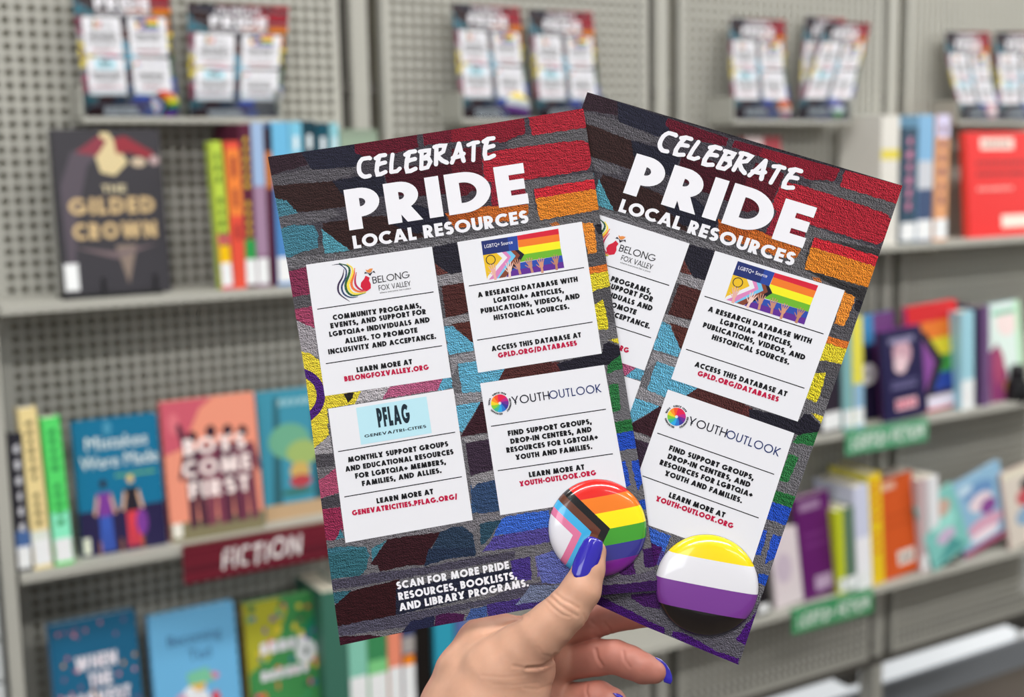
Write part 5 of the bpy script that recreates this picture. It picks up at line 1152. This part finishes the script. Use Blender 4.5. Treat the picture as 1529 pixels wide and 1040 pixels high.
def spine3(xl, xr, ytop, col, label, words=None, wcol='#eee', **k):
    Y = LIP + .014; a = up_y(xl, 985, Y); b = up_y(xr, 985, Y); z = SH[3]; t = up_y(xl - 4, ytop, Y); w_ = (b[0] - a[0]) * .97; h = t[2] - z
    r = book('book', label, a[0], Y, z, w_, h, .12, col, col, 0, facing='spine', group='spine-out books'); A = Art(r, w_, h)
    for y0, y1, c in k.get('band', []): A.rect(0, y0, 1, y1, c)
    if words: A.vtext(words, .42, .9, .5, .5, wcol)
    if k.get('sticker'): A.rect(.06, .48, .94, .60, k['sticker'])
    A.done('spine_print'); mb = MB(); mb.box((.001, -.0007, .006), (w_ - .001, -.0003, h * k.get('lab', .42) + .006))
    if k.get('lab', .42): mb.build('spine_label', LABELM, r)
spine3(484, 520, 885, '#3c6e5e', 'dark green spine right of the spotted green book, lowest shelf', lab=0)
spine3(521, 549, 930, '#86c9b4', 'mint green spine below the left held flyer', lab=.42)
spine3(550, 579, 930, '#7fcf88', 'leaf green spine below the left held flyer', band=[(.6, 1, '#3c8a58')], lab=.42)
spine3(580, 600, 925, '#ec8e72', 'coral pink spine below the left held flyer', lab=.45)
spine3(601, 620, 925, '#36406a', 'navy and grey spine with an orange sticker below the left held flyer', band=[(.62, .8, '#a8a2a0')], sticker='#f08a18', lab=.45)
spine3(621, 645, 925, '#14100f', 'black spine below the left held flyer', lab=0)
spine3(650, 680, 915, '#2f9cb8', 'turquoise spine behind the wrist, lowest shelf', lab=0)
spine3(682, 700, 915, '#5a6ea8', 'muted blue spine behind the wrist, lowest shelf', lab=0)
r_, _, _ = spine(3, 905, 960, 1075, 955, '#d99a52', 'tan and white book seen between the fingers, lowest shelf', band=[(.5, 1, '#e8e4da')], Y=LIP + .014) if False else (None, None, None)

# -- lowest shelf, right
Yr = LIP + .012
spine(3, 1132, 1150, 925, 842, '#1a141c', 'black spine right of the yellow-white-purple button, lowest shelf', side='#241a26', roll=5)
r, w_, h, A = cover(3, (1160, 912), (1200, 905), (1148, 800), .012, '#d9cdd2', 'pale grey-white book behind the right edge of the held flyer, lowest shelf', Y=Yr + .01, lean=4, side='#c9bcc4', roll=5); A.ell(.4, .5, .3, .2, '#c4b4c4'); A.done()
r, w_, h, A = cover(3, (1202, 898), (1252, 886), (1181, 750), .016, '#5e1663', 'purple book with pale labels on the lowest shelf at right', Y=Yr + .012, lean=4, side='#7c3a84', spine_col='#5e1663', fit=1.0, roll=5)
A.rect(.1, .86, .7, .94, '#9a7a9e'); A.rect(.35, .06, .85, .2, '#b49ab8'); A.rect(.15, .5, .85, .53, '#74307a'); A.rect(.15, .6, .85, .63, '#74307a'); A.done()
spine(3, 1254, 1264, 886, 762, '#c4cf2a', 'thin yellow-green spine on the lowest shelf at right', tag_=True, roll=5)
spine(3, 1265, 1280, 884, 758, '#5e7a64', 'grey-green spine on the lowest shelf at right', roll=5)
spine(3, 1281, 1303, 882, 726, '#cfd3ea', 'white and lilac spine on the lowest shelf at right', band=[(0, .5, '#f0f0f6')], roll=5)
spine(3, 1304, 1322, 872, 708, '#ecc81e', 'bright yellow spine with red lettering on the lowest shelf at right', 'SUNNY DAY', '#d8502a', tag_=False, wt=.3, side='#e8dc50', roll=5)
r, w_, h, A = cover(3, (1322, 868), (1374, 858), (1306, 722), .014, '#cf5620', 'orange book with white labels on the lowest shelf at right', Y=Yr + .008, lean=4, side='#b8a8a4', spine_col='#cf5620', roll=5)
A.rect(.12, .88, .5, .95, '#dcb09a'); A.rect(.4, .1, .88, .24, '#e6dcd4'); A.marks(4, .46, .82, .14, .05, '#4a3a38'); A.rect(.15, .5, .85, .52, '#b84a1a'); A.rect(.15, .6, .85, .62, '#b84a1a'); A.done()
spine(3, 1376, 1388, 858, 716, '#c9b4b8', 'thin greyish pink spine right of the orange book', roll=5)
spine(3, 1390, 1405, 856, 712, '#e9eaee', 'white spine right of the orange book on the lowest shelf', tag_=False, roll=5)
p = up_y(1410, 860, Yr); o = empty('bookend', (p[0], Yr, SH[3])); tag(o, 'dark metal bookend wedge between the white spine and the teal book', 'bookend')
mb = MB(); mb.box((0, 0, 0), (.004, .09, .085)); mb.box((0, 0, 0), (.05, .09, .0015)); mb.build('plate', mat('bookend_brown', '#3c332b', rough=.5), o)
for (BL, BR, tpy, c, s_, l, arts) in (((1396, 844), (1452, 828), .165, '#7fc4bd', '#5a9a98', 'tall teal graphic novel leaning left on the lowest shelf at right', 0), ((1442, 830), (1515, 812), .185, '#8fb9d6', '#6c96b8', 'blue and pink graphic novel on the lowest shelf at right', 1), ((1510, 815), (1590, 800), .19, '#d9cfc4', '#c9a8a8', 'pale graphic novel with a dark-haired figure cut by the right edge, lowest shelf', 2)):
    Yq = LIP + (.004, .022, .008)[arts]; a = up_y(*BL, Yq); b = up_y(*BR, Yq); h = tpy; bw = b[0] - a[0]
    r = book('book', l, a[0], Yq, SH[3], bw, h, .01, c, s_, 5, facing='cover', group='books shown cover-out', side_col=s_, roll=(20, 14, 8)[arts]); A = Art(r, bw, h)
    if arts == 0: A.ell(.55, .55, .3, .16, '#9adcd2'); A.ell(.6, .75, .22, .12, '#c8a898'); A.ell(.5, .35, .25, .1, '#c9b4d0'); A.poly([(.1, .05), (.6, .3), (.9, .05)], '#4f9a98')
    if arts == 1: A.ell(.5, .75, .3, .12, '#6a94c4'); A.ell(.5, .6, .24, .12, '#e6d4dc'); A.ell(.62, .5, .16, .1, '#8a4a94'); A.ell(.5, .3, .36, .1, '#d8a4bc'); A.ell(.45, .18, .3, .06, '#f0e2ea'); A.rect(0, 0, 1, .08, '#a4486e'); A.ell(.25, .85, .15, .06, '#c4dcec')
    if arts == 2: A.ell(.5, .6, .3, .14, '#c4505a'); A.ell(.55, .76, .26, .1, '#2c2430'); A.ell(.45, .35, .3, .14, '#88aac8'); A.ell(.6, .48, .14, .08, '#e8c8b4'); A.rect(0, .9, 1, 1, '#e2dcc8')
    A.done()
